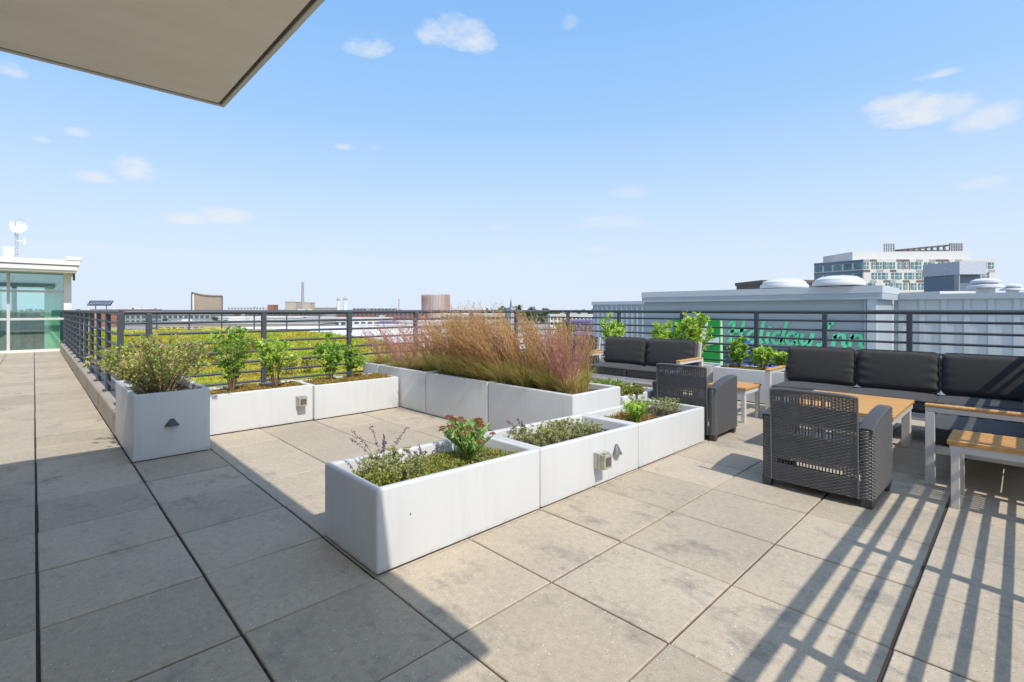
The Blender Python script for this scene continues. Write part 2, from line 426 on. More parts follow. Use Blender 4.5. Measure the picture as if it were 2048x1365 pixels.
def paving():
    mb_v = []; mb_f = []
    wideX = {0: .013, 1: .014, 2: .010}; wideY = {-3: .015, 5: .008}
    X = list(range(-5, 15)); Y = list(range(-6, 36))
    for i in X:
        for j in Y:
            x0 = i * U + wideX.get(i, .009) / 2; x1 = (i + 1) * U - wideX.get(i + 1, .009) / 2
            y0 = j * U + wideY.get(j, .010) / 2; y1 = (j + 1) * U - wideY.get(j + 1, .010) / 2
            if i == -5: pass
            t = rng.normal(0, .0011, 3); c = .004
            b = len(mb_v)
            cx, cy = (x0 + x1) / 2, (y0 + y1) / 2
            def z(x, y): return t[0] + (x - cx) * t[1] * 2 + (y - cy) * t[2] * 2
            jx, jy = rng.normal(0, .0012, 2)
            xs = (x0 + jx, x1 + jx); ys = (y0 + jy, y1 + jy)
            for (o, zz) in ((0, -.05), (0, -c), (c, 0)):
                for x, y in ((xs[0] + o, ys[0] + o), (xs[1] - o, ys[0] + o), (xs[1] - o, ys[1] - o), (xs[0] + o, ys[1] - o)):
                    mb_v.append((x, y, z(x, y) + zz))
            for r_ in (0, 4):
                for k in range(4): mb_f.append((b + r_ + k, b + r_ + (k + 1) % 4, b + r_ + 4 + (k + 1) % 4, b + r_ + 4 + k))
            mb_f.append((b + 8, b + 9, b + 10, b + 11))
    o = np_mesh('paved_terrace', np.array(mb_v), np.array(mb_f), M_PAVER); tag(o, kind='structure')
    o2 = MB().box(-3.2, 9.3, -3.8, 22.2, -.30, -.012).build('paving_bed', M_JOINT); tag(o2, kind='structure')


paving()
# keep the paving inside the parapet: the sedum roof stands on its own slab beyond the curbs

cb = thing('curb', 'low tan stone curb running beside the left walkway under the railing', 'curb', (0, 0, 0))
mb = MB()
mb.hexa([(.60, 4.29, 0), (1.0, 4.29, 0), (1.0, 19.3, 0), (.60, 19.3, 0)], [(.615, 4.29, .235), (1.0, 4.29, .255), (1.0, 19.3, .255), (.615, 19.3, .235)])
mb.build('curb_left', M_CURB, cb, bevel=.02); cb.children[0].name = 'curb_body'
for y in (6.1, 7.9, 10.4, 13.0, 16.0):
    MB().box(.597, .62, y - .005, y + .005, 0, .225).build('joint', M_SAND, cb)
cbn = MB().box(1.003, 8.0, 4.72, 5.05, -.1, .25).build('curb', M_CURB, None, bevel=.015); tag(cbn, 'tan stone curb behind the far planters, under the back railing', 'curb')
cbe = MB().box(8.003, 8.4, -2.8, 5.05, -.1, .25).build('curb', M_CURB, None, bevel=.015); tag(cbe, 'tan stone curb under the right railing behind the sofas', 'curb')
cbs = MB().box(1.0, 8.0, -2.72, -2.40, -.1, .02).build('curb', M_CURB, None, bevel=.005); tag(cbs, 'flat stone edging under the near railing that throws the striped shadow', 'curb')


# green roof beyond
def fbm(x, y, seed=0, octs=5, base=.35):
    r = np.random.default_rng(seed); o = np.zeros_like(x); a = 1
    for k in range(octs):
        for _ in range(3):
            th = r.uniform(0, 6.28); f = base * 2 ** k * r.uniform(.7, 1.3); ph = r.uniform(0, 6.28)
            o += a * np.sin(f * 6.28 * (x * math.cos(th) + y * math.sin(th)) + ph)
        a *= .55
    return o / 3


def green_edge(px):   # far edge (image row) of the planted bed for a view column
    return np.interp(px, [150, 420, 560, 640, 720, 800, 900, 1000, 1150], [652, 656, 660, 665, 674, 690, 700, 704, 706])


# build as an outline on the slab: bed polygon points in the slab plane z=.12
def on_z(px, py, z):
    v = FW + RT * ((px - 993) / FPX) + Vector((0, 0, -(py - 620.5) / FPX)); return CAM + v * ((z - CAM.z) / v.z)


def roof_ground():
    slab = MB().prism([(1.0, 5.05), (8.4, 5.05), (20, 16.2), (20, 38), (1.0, 38)], -.6, .02).build('roof_membrane', simple('white_membrane', (.66, .64, .60), .7, vs=.4, var=.08)); tag(slab, kind='structure')
    xs = np.arange(1.02, 24, .12); ys = np.arange(5.07, 34, .12)
    gx, gy = np.meshgrid(xs, ys, indexing='ij')
    # column / row of each point to find the bed edge
    rel = np.stack([gx - CAM.x, gy - CAM.y], -1); d = rel @ np.array([FW.x, FW.y]); r = rel @ np.array([RT.x, RT.y])
    px = 993 + FPX * r / d; py = 620.5 + FPX * (1.322 - .15) / d
    keep = py > green_edge(px)
    h = .15 + .055 * fbm(gx, gy, 3, 5, .5) + .03 * np.abs(fbm(gx, gy, 9, 4, 1.8))
    V = np.stack([gx, gy, h], -1).reshape(-1, 3)
    nx, ny = gx.shape; idx = np.arange(nx * ny).reshape(nx, ny)
    q = np.stack([idx[:-1, :-1], idx[1:, :-1], idx[1:, 1:], idx[:-1, 1:]], -1).reshape(-1, 4)
    kk = (keep[:-1, :-1] & keep[1:, 1:]).reshape(-1)
    m, nt, b = nodes('sedum_mat_ground')
    c = ramp(nt, noise(nt, .9, 6, .65), [(.30, (.10, .16, .02)), (.42, (.30, .34, .025)), (.52, (.50, .46, .04)), (.60, (.46, .30, .06)), (.68, (.30, .16, .05)), (.8, (.20, .22, .03))])
    c = mixc(nt, .8, c, ramp(nt, noise(nt, 14, 6, .7), [(.3, (.45, .45, .4)), (.6, (1.15, 1.15, 1.1))]), 'MULTIPLY')
    nt.links.new(c, b.inputs['Base Color']); b.inputs['Roughness'].default_value = .95; bump(nt, b, noise(nt, 30, 5, .7), 1, .03)
    o = np_mesh('sedum_roof_bed', V, q[kk], m); tag(o, 'yellow-green sedum planting covering the lower roof beyond the railings', 'sedum', kind='stuff')
    # leaf tufts
    n = 150000
    # density falls with distance
    dd = 5 + 22 * rng.random(n) ** 1.8
    pxr = rng.uniform(90, 1180, n)
    x = CAM.x + FW.x * dd + RT.x * dd * (pxr - 993) / FPX; y = CAM.y + FW.y * dd + RT.y * dd * (pxr - 993) / FPX
    pyr = 620.5 + FPX * (1.322 - .15) / dd
    ok = (x > 1.03) & (y > 5.1) & (pyr > green_edge(pxr)); x, y, dd = x[ok], y[ok], dd[ok]
    z = .15 + .055 * fbm(x, y, 3, 5, .5) + .03 * np.abs(fbm(x, y, 9, 4, 1.8))
    P = np.stack([x, y, z], -1); n = len(P)
    D = rng.normal(0, 1, (n, 3)); D[:, 2] = np.abs(D[:, 2]) + .7; D /= np.linalg.norm(D, axis=1)[:, None]
    V, Fq = leaf_arrays(P, D, rng.uniform(.018, .045, n) * np.clip(dd / 8, 1, 2.0), .5)
    o = np_mesh('sedum_tufts', V, Fq, L_ROOF); tag(o, 'loose yellow and olive sedum shoots standing up from the planted lower roof', 'sedum', kind='stuff')


def leaf_arrays(P, D, Ln, wr=.45, fold=.25):
    """diamond leaves: P base, D unit direction, Ln length (array), wr width ratio"""
    n = len(P); Ln = np.broadcast_to(np.asarray(Ln, float), (n,))
    a = rng.normal(0, 1, (n, 3)); S = np.cross(D, a); S /= np.linalg.norm(S, axis=1)[:, None] + 1e-9
    Nn = np.cross(S, D)
    L_ = Ln[:, None]; w = L_ * wr * .5
    mid = P + D * L_ * .5
    v0 = P; v1 = mid + S * w + Nn * w * fold; v2 = P + D * L_ - Nn * L_ * .1; v3 = mid - S * w + Nn * w * fold
    V = np.stack([v0, v1, v2, v3], 1).reshape(-1, 3)
    b = np.arange(n)[:, None] * 4
    F = np.concatenate([b + np.array([[0, 1, 2]]), b + np.array([[0, 2, 3]])], 0)
    return V, F


roof_ground()


# ------------------------------------------------------------------ planters
def planter(label, x0, x1, y0, y1, ha, hb=None, soil=.09, extra=None, group=None):
    """ha / hb: rim height at x0 / x1"""
    hb = ha if hb is None else hb
    t = thing('planter', label, 'planter', ((x0 + x1) / 2, (y0 + y1) / 2, 0), 0, group)
    w, d = (x1 - x0) / 2 - .003, (y1 - y0) / 2 - .003; th = .045
    z0 = .014
    def H(x): return ha + (hb - ha) * (x + w) / (2 * w)
    def ring(w_, d_, zf): return [(-w_, -d_, zf(-w_)), (w_, -d_, zf(w_)), (w_, d_, zf(w_)), (-w_, d_, zf(-w_))]
    vs = ring(w, d, lambda x: z0) + ring(w, d, H) + ring(w - th, d - th, H) + ring(w - th - .004, d - th - .004, lambda x: .05)
    fs = [(3, 2, 1, 0)]
    for r_ in (0, 4, 8):
        for k in range(4): fs.append((r_ + k, r_ + (k + 1) % 4, r_ + 4 + (k + 1) % 4, r_ + 4 + k))
    fs.append((12, 13, 14, 15))
    m = MB(); m.add(vs, fs); sh = m.build('shell', M_WHITE, t, smooth=False)
    bm = bmesh.new(); bm.from_mesh(sh.data)
    es = [e for e in bm.edges if len(e.link_faces) == 2 and e.calc_face_angle(0) > .6 and max(v.co.z for v in e.verts) > .1]
    bmesh.ops.bevel(bm, geom=es, offset=.014, segments=3, profile=.5, affect='EDGES', clamp_overlap=True)
    bm.to_mesh(sh.data); bm.free()
    for p in sh.data.polygons: p.use_smooth = True
    sh.data.set_sharp_from_angle(angle=R(50))
    MB().box(-w + .02, w - .02, -d + .02, d - .02, 0, z0 + .004).build('plinth', M_BLACK, t)
    # lumpy soil
    n = 26; xs = np.linspace(-w + th + .001, w - th - .001, n); ys = np.linspace(-d + th + .001, d - th - .001, n)
    gx, gy = np.meshgrid(xs, ys, indexing='ij')
    z = ha + (hb - ha) * (gx + w) / (2 * w) - soil + .012 * fbm(gx, gy, int(abs(x0 * 100 + y0 * 37)) + 3, 4, 3)
    V = np.stack([gx, gy, z], -1).reshape(-1, 3); idx = np.arange(n * n).reshape(n, n)
    q = np.stack([idx[:-1, :-1], idx[1:, :-1], idx[1:, 1:], idx[:-1, 1:]], -1).reshape(-1, 4)
    np_mesh('soil', V, q, M_SOIL, t, smooth=True)
    return t


GP_ = 'white fibreglass planters of the terrace'
P1 = planter('white planter nearest the camera, with stonecrop flowers and purple catmint', 1.222, 2.438, 0, .61, .432, .402, group=GP_)
P2 = planter('white planter with an outlet box on its face, filled with low thyme', 2.440, 3.658, 0, .61, .402, .372, soil=.08, group=GP_)
P3 = planter('white planter at the end of the near row, its corner touching the wicker armchair', 3.660, 4.90, 0, .61, .372, .352, soil=.075, group=GP_)
P4 = planter('white planter between the grass planter and the far wicker armchair, mostly hidden by herbs', 4.46, 5.24, .66, 1.26, .42, .42, soil=.07, group=GP_)
LP = planter('tall grey-shaded planter standing at the end of the curb, bushy shrub spilling over', .605, 1.205, 3.05, 4.27, .588, soil=.07, group=GP_)
B1 = planter('white planter with an outlet box on its face, behind the tall grey planter', 1.21, 2.43, 3.625, 4.235, .43, soil=.045, group=GP_)
B2 = planter('white planter in the corner against the grass planter, orange sedum inside', 2.432, 3.60, 3.60, 4.21, .42, soil=.04, group=GP_)
gy = [.66, 1.84, 3.02, 4.20, 4.66]
glab = ['tall planter of ornamental grass with a sunlit white end face',
        'middle tall planter of ornamental grass, second from the sunlit end',
        'tall planter of ornamental grass whose side meets the far white planter row',
        'short tall-sided planter section at the far end of the grass row']
GPS = [planter(glab[i], 3.62, 4.42, gy[i], gy[i + 1] - .004, .533, soil=.06, group='tall planters of ornamental grass') for i in range(4)]
E1 = planter('grey-shaded planter with three bright shrubs, between the two sofas by the right railing', 7.45, 8.0, -.25, 1.03, .47, soil=.03, group=GP_)
E2 = planter('planter behind the loveseat, its two shrubs rising over the cushions', 7.62, 8.0, 1.10, 2.42, .47, soil=.04, group=GP_)
E3 = planter('planter left of the loveseat by the right railing, its shrub seen past the white post', 7.62, 8.0, 2.5, 3.7, .47, soil=.04, group=GP_)


def outlet(parent, x, y, z, s=1.0):
    """electrical outlet box on a face looking toward -Y (local coords)"""
    b = MB().box(x - .05 * s, x + .05 * s, y - .035, y - .001, z - .06 * s, z + .06 * s).build('outlet_box', M_GREY, parent, bevel=.004)
    m = MB().box(x - .052 * s, x + .056 * s, y - .05, y - .036, z - .055 * s, z + .058 * s)
    m.box(x - .045 * s, x + .05 * s, y - .094, y - .0505, z - .055 * s, z + .05 * s)
    m.box(x - .02, x + .04, y - .08, y - .06, z + .051 * s, z + .062 * s)
    c = m.build('cover', M_COVER, b, bevel=.004)
    MB().box(x - .03 * s, x + .035 * s, y - .0965, y - .0945, z - .035 * s, z + .03 * s).build('window', M_COVERD, b)
    return b


M_COVER = simple('weathered_clear_cover', (.34, .31, .25), .25, vs=25, var=.25)
M_COVERD = simple('smoky_window', (.10, .095, .08), .15, vs=30, var=.4)


def cone_lamp(parent, x, y, z, m, r=.05, h=.075):
    n = 14; mb = MB(); vs = []
    for zz, rr in ((z + h * .5, r * .16), (z + h * .42, r * .30), (z - h * .5, r)):
        for k in range(n + 1):
            a = math.pi + math.pi * k / n; vs.append((x + rr * math.cos(a), y - .001 + rr * .9 * math.sin(a), zz))
    fs = []
    for i in range(2):
        for k in range(n): a = i * (n + 1) + k; fs.append((a, a + 1, a + n + 2, a + n + 1))
    fs.append(tuple(range(n + 1))); fs.append(tuple(reversed(range(2 * (n + 1), 3 * (n + 1)))))
    fs.append((0, n + 1, 2 * n + 2, 3 * n + 2, 2 * n + 1, n))
    mb.add(vs, fs); return mb.build('wall_lamp', m, parent, smooth=True)


def face_local(t, X, Y, z): return X - t.location.x, Y - t.location.y, z


outlet(P2, *face_local(P2, 3.075, .002, .205))
cone_lamp(P2, *face_local(P2, 3.32, .002, .235), M_LAMP)
outlet(B1, *face_local(B1, 2.27, 3.627, .26))
cone_lamp(LP, *face_local(LP, .895, 3.052, .315), M_LAMPD, r=.058, h=.06)
MB().tube([(face_local(P1, 1.42, .001, .26)), (face_local(P1, 1.42, -.003, .26))], .0028, 8).build('drain_hole', M_BLACK, P1)

# ------------------------------------------------------------------ railings
RZ = [1.168, 1.035, .901, .768, .634, .501, .367]


def railing(label, a, b, posts, z0, group='graphite metal railings', mids=RZ, top=1.294):
    """a,b 2D ends; posts = distances from a"""
    a = Vector((a[0], a[1], 0)); b = Vector((b[0], b[1], 0)); L_ = (b - a).length
    t = thing('railing', label, 'railing', a, math.atan2((b - a).y, (b - a).x), group)
    MB().tube([(0, 0, top), (L_, 0, top)], .029, 14).build('top_rail', M_METAL, t, smooth=True)
    for z in mids: MB().tube([(0, 0, z), (L_, 0, z)], .0165, 10).build('rail', M_METAL, t, smooth=True)
    for p in posts:
        m = MB().box(p - .029, p + .029, -.029, .029, z0, top - .012)
        o = m.build('post', M_METAL, t, bevel=.003)
        MB().box(p - .06, p + .06, -.06, .06, z0 - .001, z0 + .012).build('base_plate', M_METAL, o, bevel=.003)
    return t


railing('graphite railing on the curb running to the glass pavilion', (.715, 4.91), (.715, 19.2), [0, 1.3, 2.6, 3.85, 5.1, 6.35, 7.6, 8.85, 10.1, 11.35, 12.6, 13.85], .247)
railing('graphite railing across the back behind the far planters and grasses', (.75, 4.88), (8.2, 4.88), [.23, 1.52, 2.76, 3.97, 5.2, 6.4], .25)
railing('graphite railing on the right side behind the sofas', (8.2, 4.85), (8.2, -2.5), [.47, 1.71, 2.98, 4.19, 5.10, 6.03, 7.2], .25)
railing('near graphite railing just outside the frame that throws the striped shadow', (1.0, -2.53), (8.2, -2.53), [.15, 1.03, 2.22, 3.42, 4.6, 5.8, 7.0], .02, mids=RZ + [.234, .10])


# ------------------------------------------------------------------ roof over the camera
rf = thing('roof_canopy', 'cream plaster roof overhang with a metal edge at the top left', 'roof', (-2.2, -.7, 2.69))
X0, X1, Y0, Y1 = -4.0 + 2.2, .925 + 2.2, -2.92 + .7, 1.50 + .7
MB().box(X0, X1 - .045, Y0 + .045, Y1 - .045, 0, .16).build('soffit', M_SOFFIT, rf)
m = MB(); m.box(X0, X1 - .026, Y1 - .044, Y1 - .026, .004, .15); m.box(X1 - .044, X1 - .026, Y0 + .03, Y1 - .045, .004, .15); m.build('edge_joint', M_TRIM, rf)
m = MB(); m.box(X0, X1, Y1 - .025, Y1, -.006, .19); m.box(X1 - .025, X1, Y0 + .025, Y1 - .026, -.006, .19); m.box(X0, X1, Y0, Y0 + .024, -.006, .19)
m.build('fascia', M_FASCIA, rf, bevel=.004)
hb = thing('penthouse_wall', 'cream rendered wall of the penthouse carrying the roof overhang, left of the walkway', 'wall', (-2.6, 0, 0))
MB().box(-1.2, 1.1, -4, 16, -.012, 2.68).build('wall', M_PWHITE, hb)

# ------------------------------------------------------------------ glass pavilion
def pavilion():
    t = thing('glass_pavilion', 'white-roofed glass pavilion at the end of the walkway', 'building', (-3.6, 19.2, 0))
    # local: wall along x from 0..4.33 (X up to .73+), y=0 front
    XR = 4.30
    def fr(name, x0, x1, z0, z1, y0=-.06, y1=.06, m=M_ALU): return MB().box(x0, x1, y0, y1, z0, z1).build(name, m, t, bevel=.006)
    fr('sill', 0, XR + .18, -.01, .07, -.14, .1, M_PWHITE)
    fr('corner_column', XR, XR + .19, .072, 2.5, -.09, .11, M_PWHITE)
    for x in (0, 1.5, 2.98): fr('mullion', x, x + .075, .072, 2.5)
    for z in (1.0, 1.88):
        for x0, x1 in ((.077, 1.498), (1.577, 2.978), (3.057, XR - .002)): fr('transom', x0, x1, z, z + .07)
    gm, nt, b = nodes('tinted_glass'); b.inputs['Base Color'].default_value = (.62, .80, .76, 1); b.inputs['Roughness'].default_value = .02
    b.inputs['Transmission Weight'].default_value = 1; b.inputs['IOR'].default_value = 1.45; b.inputs['Specular IOR Level'].default_value = .8
    # thin glass: mix of transparent and mirror
    tr = nt.nodes.new('ShaderNodeBsdfTransparent'); tr.inputs[0].default_value = (.72, .90, .85, 1)
    gl = nt.nodes.new('ShaderNodeBsdfGlossy'); gl.inputs['Roughness'].default_value = .02; gl.inputs[0].default_value = (.8, .95, .95, 1)
    mx = nt.nodes.new('ShaderNodeMixShader'); mx.inputs[0].default_value = .22
    nt.links.new(tr.outputs[0], mx.inputs[1]); nt.links.new(gl.outputs[0], mx.inputs[2]); nt.links.new(mx.outputs[0], nt.nodes['Material Output'].inputs[0])
    for x0, x1 in ((.077, 1.498), (1.577, 2.978), (3.057, XR - .002)):
        for z0, z1 in ((.072, .998), (1.072, 1.878), (1.952, 2.5)):
            MB().box(x0, x1, -.006, .006, z0, z1).build('pane', gm, t)
    dk = simple('interior_dark', (.10, .13, .13), .7); fl = simple('interior_floor', (.35, .33, .30), .5)
    MB().box(-.5, XR + .1, .3, 6, -.01, .02).build('floor', fl, t)
    m = MB(); m.box(-.5, XR + .1, 5.9, 6.0, .02, .9); m.box(-.5, XR + .1, 5.9, 6.0, 2.25, 2.48)
    for x in (-.5, .9, 2.3, 3.0, 4.1): m.box(x, x + .1, 5.9, 6.0, .902, 2.248)
    m.build('back_wall', dk, t)
    MB().box(XR + .02, XR + .12, .12, 5.9, .02, 2.48).build('side_wall', simple('side_wall', (.35, .42, .40), .6), t)
    MB().box(XR - .46, XR - .08, .25, .32, .05, 2.10).build('mint_wall_panel', M_GREENP, t)
    for x in (3.05,): MB().box(x, x + .06, 1.5, 1.56, .02, 2.45).build('inner_post', simple('inner_metal', (.10, .13, .13), .4), t)
    MB().box(2.4, 3.25, 3.2, 3.7, .02, .55).build('bench', simple('bench_pale', (.6, .56, .48), .6), t)
    MB().box(3.25, 3.4, 2.2, 2.6, .02, 1.2).build('dark_cabinet', M_BLACK, t)
    # roof with stepped fascia
    MB().box(-1, XR + .28, -.85, 6.4, 2.50, 2.56).build('soffit', M_PWHITE, t)
    MB().box(-1, XR + .30, -.90, 6.4, 2.562, 2.71).build('fascia_lower', M_PWHITE, t, bevel=.01)
    MB().box(-1, XR + .36, -.94, 6.4, 2.725, 2.88).build('fascia_upper', M_PWHITE, t, bevel=.01)
    MB().box(-1, XR + .33, -.92, 6.4, 2.71, 2.726).build('fascia_joint', simple('joint_brown', (.2, .16, .12), .7), t)  # brown strip between the two fascia bands
    MB().box(XR + .02, XR + .40, -.96, 6.4, 2.882, 2.99).build('upstand', M_PWHITE, t, bevel=.01)
    MB().tube([(XR + .24, -.3, 2.499), (XR + .24, -.3, 2.28)], .03, 8).build('downpipe', M_TRIM, t)
    # mast
    p = at_d(32, 516, 17.0)
    mt = thing('antenna_mast', 'lattice antenna mast with a pale round dish on the pavilion roof', 'antenna', (p.x, p.y, 2.87))
    m = MB(); k = .055
    for a in range(3):
        ax, ay = k * math.cos(a * 2.094), k * math.sin(a * 2.094); m.tube([(ax, ay, 0), (ax * .6, ay * .6, 1.52)], .011, 6)
    for i in range(14):
        z = i * .107
        for a in range(3):
            a2 = (a + 1) % 3 if i % 2 else a
            b2 = a if i % 2 else (a + 1) % 3
            m.tube([(k * math.cos(a2 * 2.094), k * math.sin(a2 * 2.094), z), (k * math.cos(b2 * 2.094), k * math.sin(b2 * 2.094), z + .107)], .006, 4)
    for a in (0, 2.1, 4.2): m.tube([(0, 0, .25), (.5 * math.cos(a), .5 * math.sin(a), 0)], .008, 5)
    m.build('mast', simple('galvanised', (.38, .37, .36), .5), mt)
    dm = simple('dish_white', (.56, .60, .64), .6)
    d = MB(); d.lathe([(.001, -.05), (.12, -.035), (.2, -.005), (.245, .04), (.25, .045), (.2, .0), (.12, -.03), (.001, -.045)], n=28)
    dd = d.build('dish', dm, mt, smooth=True); dd.location = (.08, -.1, 1.33); dd.rotation_euler = (R(80), 0, R(-20))
    MB().box(.02, .24, -.06, .02, .80, .84).box(.19, .25, -.1, .06, .70, .95).build('side_antenna', dm, mt, bevel=.01)
    c = at_d(18, 500, 17.0)
    cbx = thing('equipment_cabinet', 'small white equipment cabinet on a bracket beside the antenna mast', 'cabinet', (c.x, c.y, 2.87))
    MB().box(-.15, .15, -.12, .12, .26, .62).build('box', dm, cbx, bevel=.01)
    MB().tube([(-.2, 0, 0), (-.02, 0, .27)], .03, 6).tube([(.12, 0, 0), (.05, 0, .27)], .02, 6).build('bracket', M_METAL, cbx)


pavilion()


# ------------------------------------------------------------------ wicker armchairs
def weave(path, zfun0, zfun1, rows, stakes, off=.0028, hole=None, thick=.0042):
    """path: function u in 0..1 -> (x, y, nx, ny, lean) ; ribbons wound around stakes. Returns V,F"""
    V = []; F = []; seg = stakes * 4; us = np.linspace(0, 1, seg + 1)
    pts = [path(u) for u in us]
    zmax = max(zfun1(u) for u in us); zmin = min(zfun0(u) for u in us); dz = (zmax - zmin) / rows
    base = 0
    for r in range(rows):
        z = zmin + (r + .5) * dz; hh = dz * .43
        run = None
        for i, u in enumerate(us):
            ok = zfun0(u) <= z - hh and z + hh <= zfun1(u) + 1e-6
            if hole and hole(u, z): ok = False
            if not ok: run = None; continue
            x, y, nx, ny, ln = pts[i]
            s = off * math.cos(math.pi * stakes * u + math.pi * (r % 2))
            x += ln * z * nx; y += ln * z * ny
            for dzz, o2 in ((-hh, 0), (0, thick), (hh, 0)):
                V.append((x + nx * (s + o2), y + ny * (s + o2), z + dzz))
            if run is not None:
                F.append((run, len(V) - 3, len(V) - 2, run + 1)); F.append((run + 1, len(V) - 2, len(V) - 1, run + 2))
            run = len(V) - 3
    return V, F


def armchair_proto():
    t = thing('wicker_armchair', 'x', 'armchair', (0, 0, 0), 0, 'dark resin wicker armchairs')
    W, D = .345, .58       # half width, depth; back at x=0, front x=D
    def armz(x): return .525 + .085 * math.sin(min(1, max(0, x / (D * .95))) * math.pi * .5)
    rc = .05
    # outer side wall path: from front along y=s*W back to x=rc, round the corner, stop at |y|=.275
    for s in (-1, 1):
        L1 = D - rc; L2 = rc * math.pi / 2; L3 = W - rc - .275; T = L1 + L2 + L3
        def path(u, s=s):
            d = u * T
            if d < L1: return (D - d, s * W, 0, s, 0)
            if d < L1 + L2:
                a = (d - L1) / rc; return (rc - rc * math.sin(a), s * (W - rc + rc * math.cos(a)), -math.sin(a), s * math.cos(a), 0)
            return (0, s * (W - rc - (d - L1 - L2)), -1, 0, 0)
        def z1(u): return armz(path(u)[0])
        V, F = weave(path, lambda u: .06, z1, 48, 22, off=.003)
        if s < 0: F = [tuple(reversed(f)) for f in F]
        o = np_mesh('side_panel', np.array(V), np.array(F), M_WICK, t, smooth=True)
        # inner liner and arm top
        m = MB(); n = 14
        for i in range(n):
            xa, xb = .012 + (D - .02) * i / n, .012 + (D - .02) * (i + 1) / n
            m.hexa([(xa, s * (W - .008), .065), (xb, s * (W - .008), .065), (xb, s * (W - .014), .065), (xa, s * (W - .014), .065)],
                   [(xa, s * (W - .008), armz(xa) - .008), (xb, s * (W - .008), armz(xb) - .008), (xb, s * (W - .014), armz(xb) - .008), (xa, s * (W - .014), armz(xa) - .008)])
        m.box(.012, .03, min(s * .28, s * (W - .02)), max(s * .28, s * (W - .02)), .065, .515)
        m.build('liner', M_WICKD, o)
        # arm top woven across: rows along x
        V = []; F = []; nr = 44; wi = 9
        for r in range(nr):
            x = .004 + (D - .006) * (r + .5) / nr; hx = D / nr * .44
            for k in range(wi * 2 + 1):
                y = s * (W + .002 - .088 * k / (wi * 2)); zz = armz(x) + .004 + .0022 * math.cos(math.pi * k / 2 * 1.0 + math.pi * (r % 2))
                ed = min(k, wi * 2 - k); zz -= .010 * math.exp(-ed * 1.1)
                for dx_, dz_ in ((-hx, 0), (0, .003), (hx, 0)): V.append((x + dx_, y, zz + dz_))
                if k:
                    b = len(V) - 6
                    F.append((b, b + 3, b + 4, b + 1)); F.append((b + 1, b + 4, b + 5, b + 2))
        np_mesh('arm_top', np.array(V), np.array(F), M_WICK, o, smooth=True)
        m = MB()
        for i in range(n):
            xa, xb = .006 + (D - .01) * i / n, .006 + (D - .01) * (i + 1) / n
            m.hexa([(xa, s * (W - .085), .3), (xb, s * (W - .085), .3), (xb, s * (W - .003), armz(xb) - .03), (xa, s * (W - .003), armz(xa) - .03)],
                   [(xa, s * (W - .085), armz(xa)), (xb, s * (W - .085), armz(xb)), (xb, s * (W - .003), armz(xb)), (xa, s * (W - .003), armz(xa))])
        m.build('arm_core', M_WICKD, o)
        # front face of the arm
        def fpath(u, s=s): return (D, s * (W - .086 * (1 - u)), 1, 0, 0)
        V, F = weave(fpath, lambda u: .06, lambda u: armz(D), 48, 4); np_mesh('arm_front', np.array(V), np.array(F), M_WICK, o, smooth=True)
        for x in (.035, D - .045):
            m = MB(); m.hexa([(x - .03, s * (W - .035) - .03, 0), (x + .03, s * (W - .035) - .03, 0), (x + .03, s * (W - .035) + .03, 0), (x - .03, s * (W - .035) + .03, 0)],
                             [(x - .034, s * (W - .036) - .034, .066), (x + .034, s * (W - .036) - .034, .066), (x + .034, s * (W - .036) + .034, .066), (x - .034, s * (W - .036) + .034, .066)])
            m.build('foot', M_WICKD, t, bevel=.006)
    # back panel
    BW = .268
    def bpath(u):
        y = -BW + 2 * BW * u; bow = .012 * (1 - (y / BW) ** 2)
        return (-.006 - bow, y, -1, 0, .035)
    def htop(u): return .742 - .012 * abs(2 * u - 1) ** 6
    def hole(u, z):
        if .16 < u < .93 and (.195 < z < .222 or .245 < z < .252): return (u * 40) % 1 > .28
        if .25 < u < .78 and .435 < z < .485: return (u * 36) % 1 > .66
        if .30 < u < .92 and .655 < z < .685: return (u * 36) % 1 > .62
        return False
    V, F = weave(bpath, lambda u: .06, htop, 62, 20, off=.003, hole=hole)
    bk = np_mesh('back_panel', np.array(V), np.array(F), M_WICK, t, smooth=True)
    # vertical stakes behind the ribbons
    m = MB()
    for k in range(27):
        u = k / 26; x, y, nx, ny, ln = bpath(min(1, u)); m.tube([(x + .006, y * .985, .065), (x + .006 - ln * .735, y * .985, .735)], .0045, 5)
    m.build('stake', M_WICKD, bk); bk.children[0].name = 'stakes'; tag(bk.children[0], kind='stuff')
    m = MB(); m.box(-.004, .012, -BW + .01, BW - .01, .07, .19); m.box(-.0, .012, -BW + .01, BW - .01, .26, .41, ); m.box(-.008, .008, -BW + .01, BW - .01, .51, .63)
    m.build('liner', M_WICKD, bk)
    m = MB(); pts = [bpath(u) for u in np.linspace(0, 1, 21)]
    m.tube([(p[0] - .026 + .004 * math.cos(k * math.pi), p[1], .742 - .012 * abs(2 * k / 20 - 1) ** 6) for k, p in enumerate(pts)], .012, 8)
    m.build('top_border', M_WICK, bk, smooth=True)
    for s in (-1, 1):
        MB().tube([(-.012, s * BW, .06), (-.012 - .026, s * BW, .735)], .0065, 8).build('edge_border', M_WICK, bk, smooth=True)
    # seat and apron
    MB().box(.03, D - .01, -.25, .25, .30, .34).build('seat', M_WICKD, t, bevel=.01)
    def ap(u): return (D, -.255 + .51 * u, 1, 0, 0)
    V, F = weave(ap, lambda u: .06, lambda u: .34, 22, 19); np_mesh('apron', np.array(V), np.array(F), M_WICK, t, smooth=True)
    return t


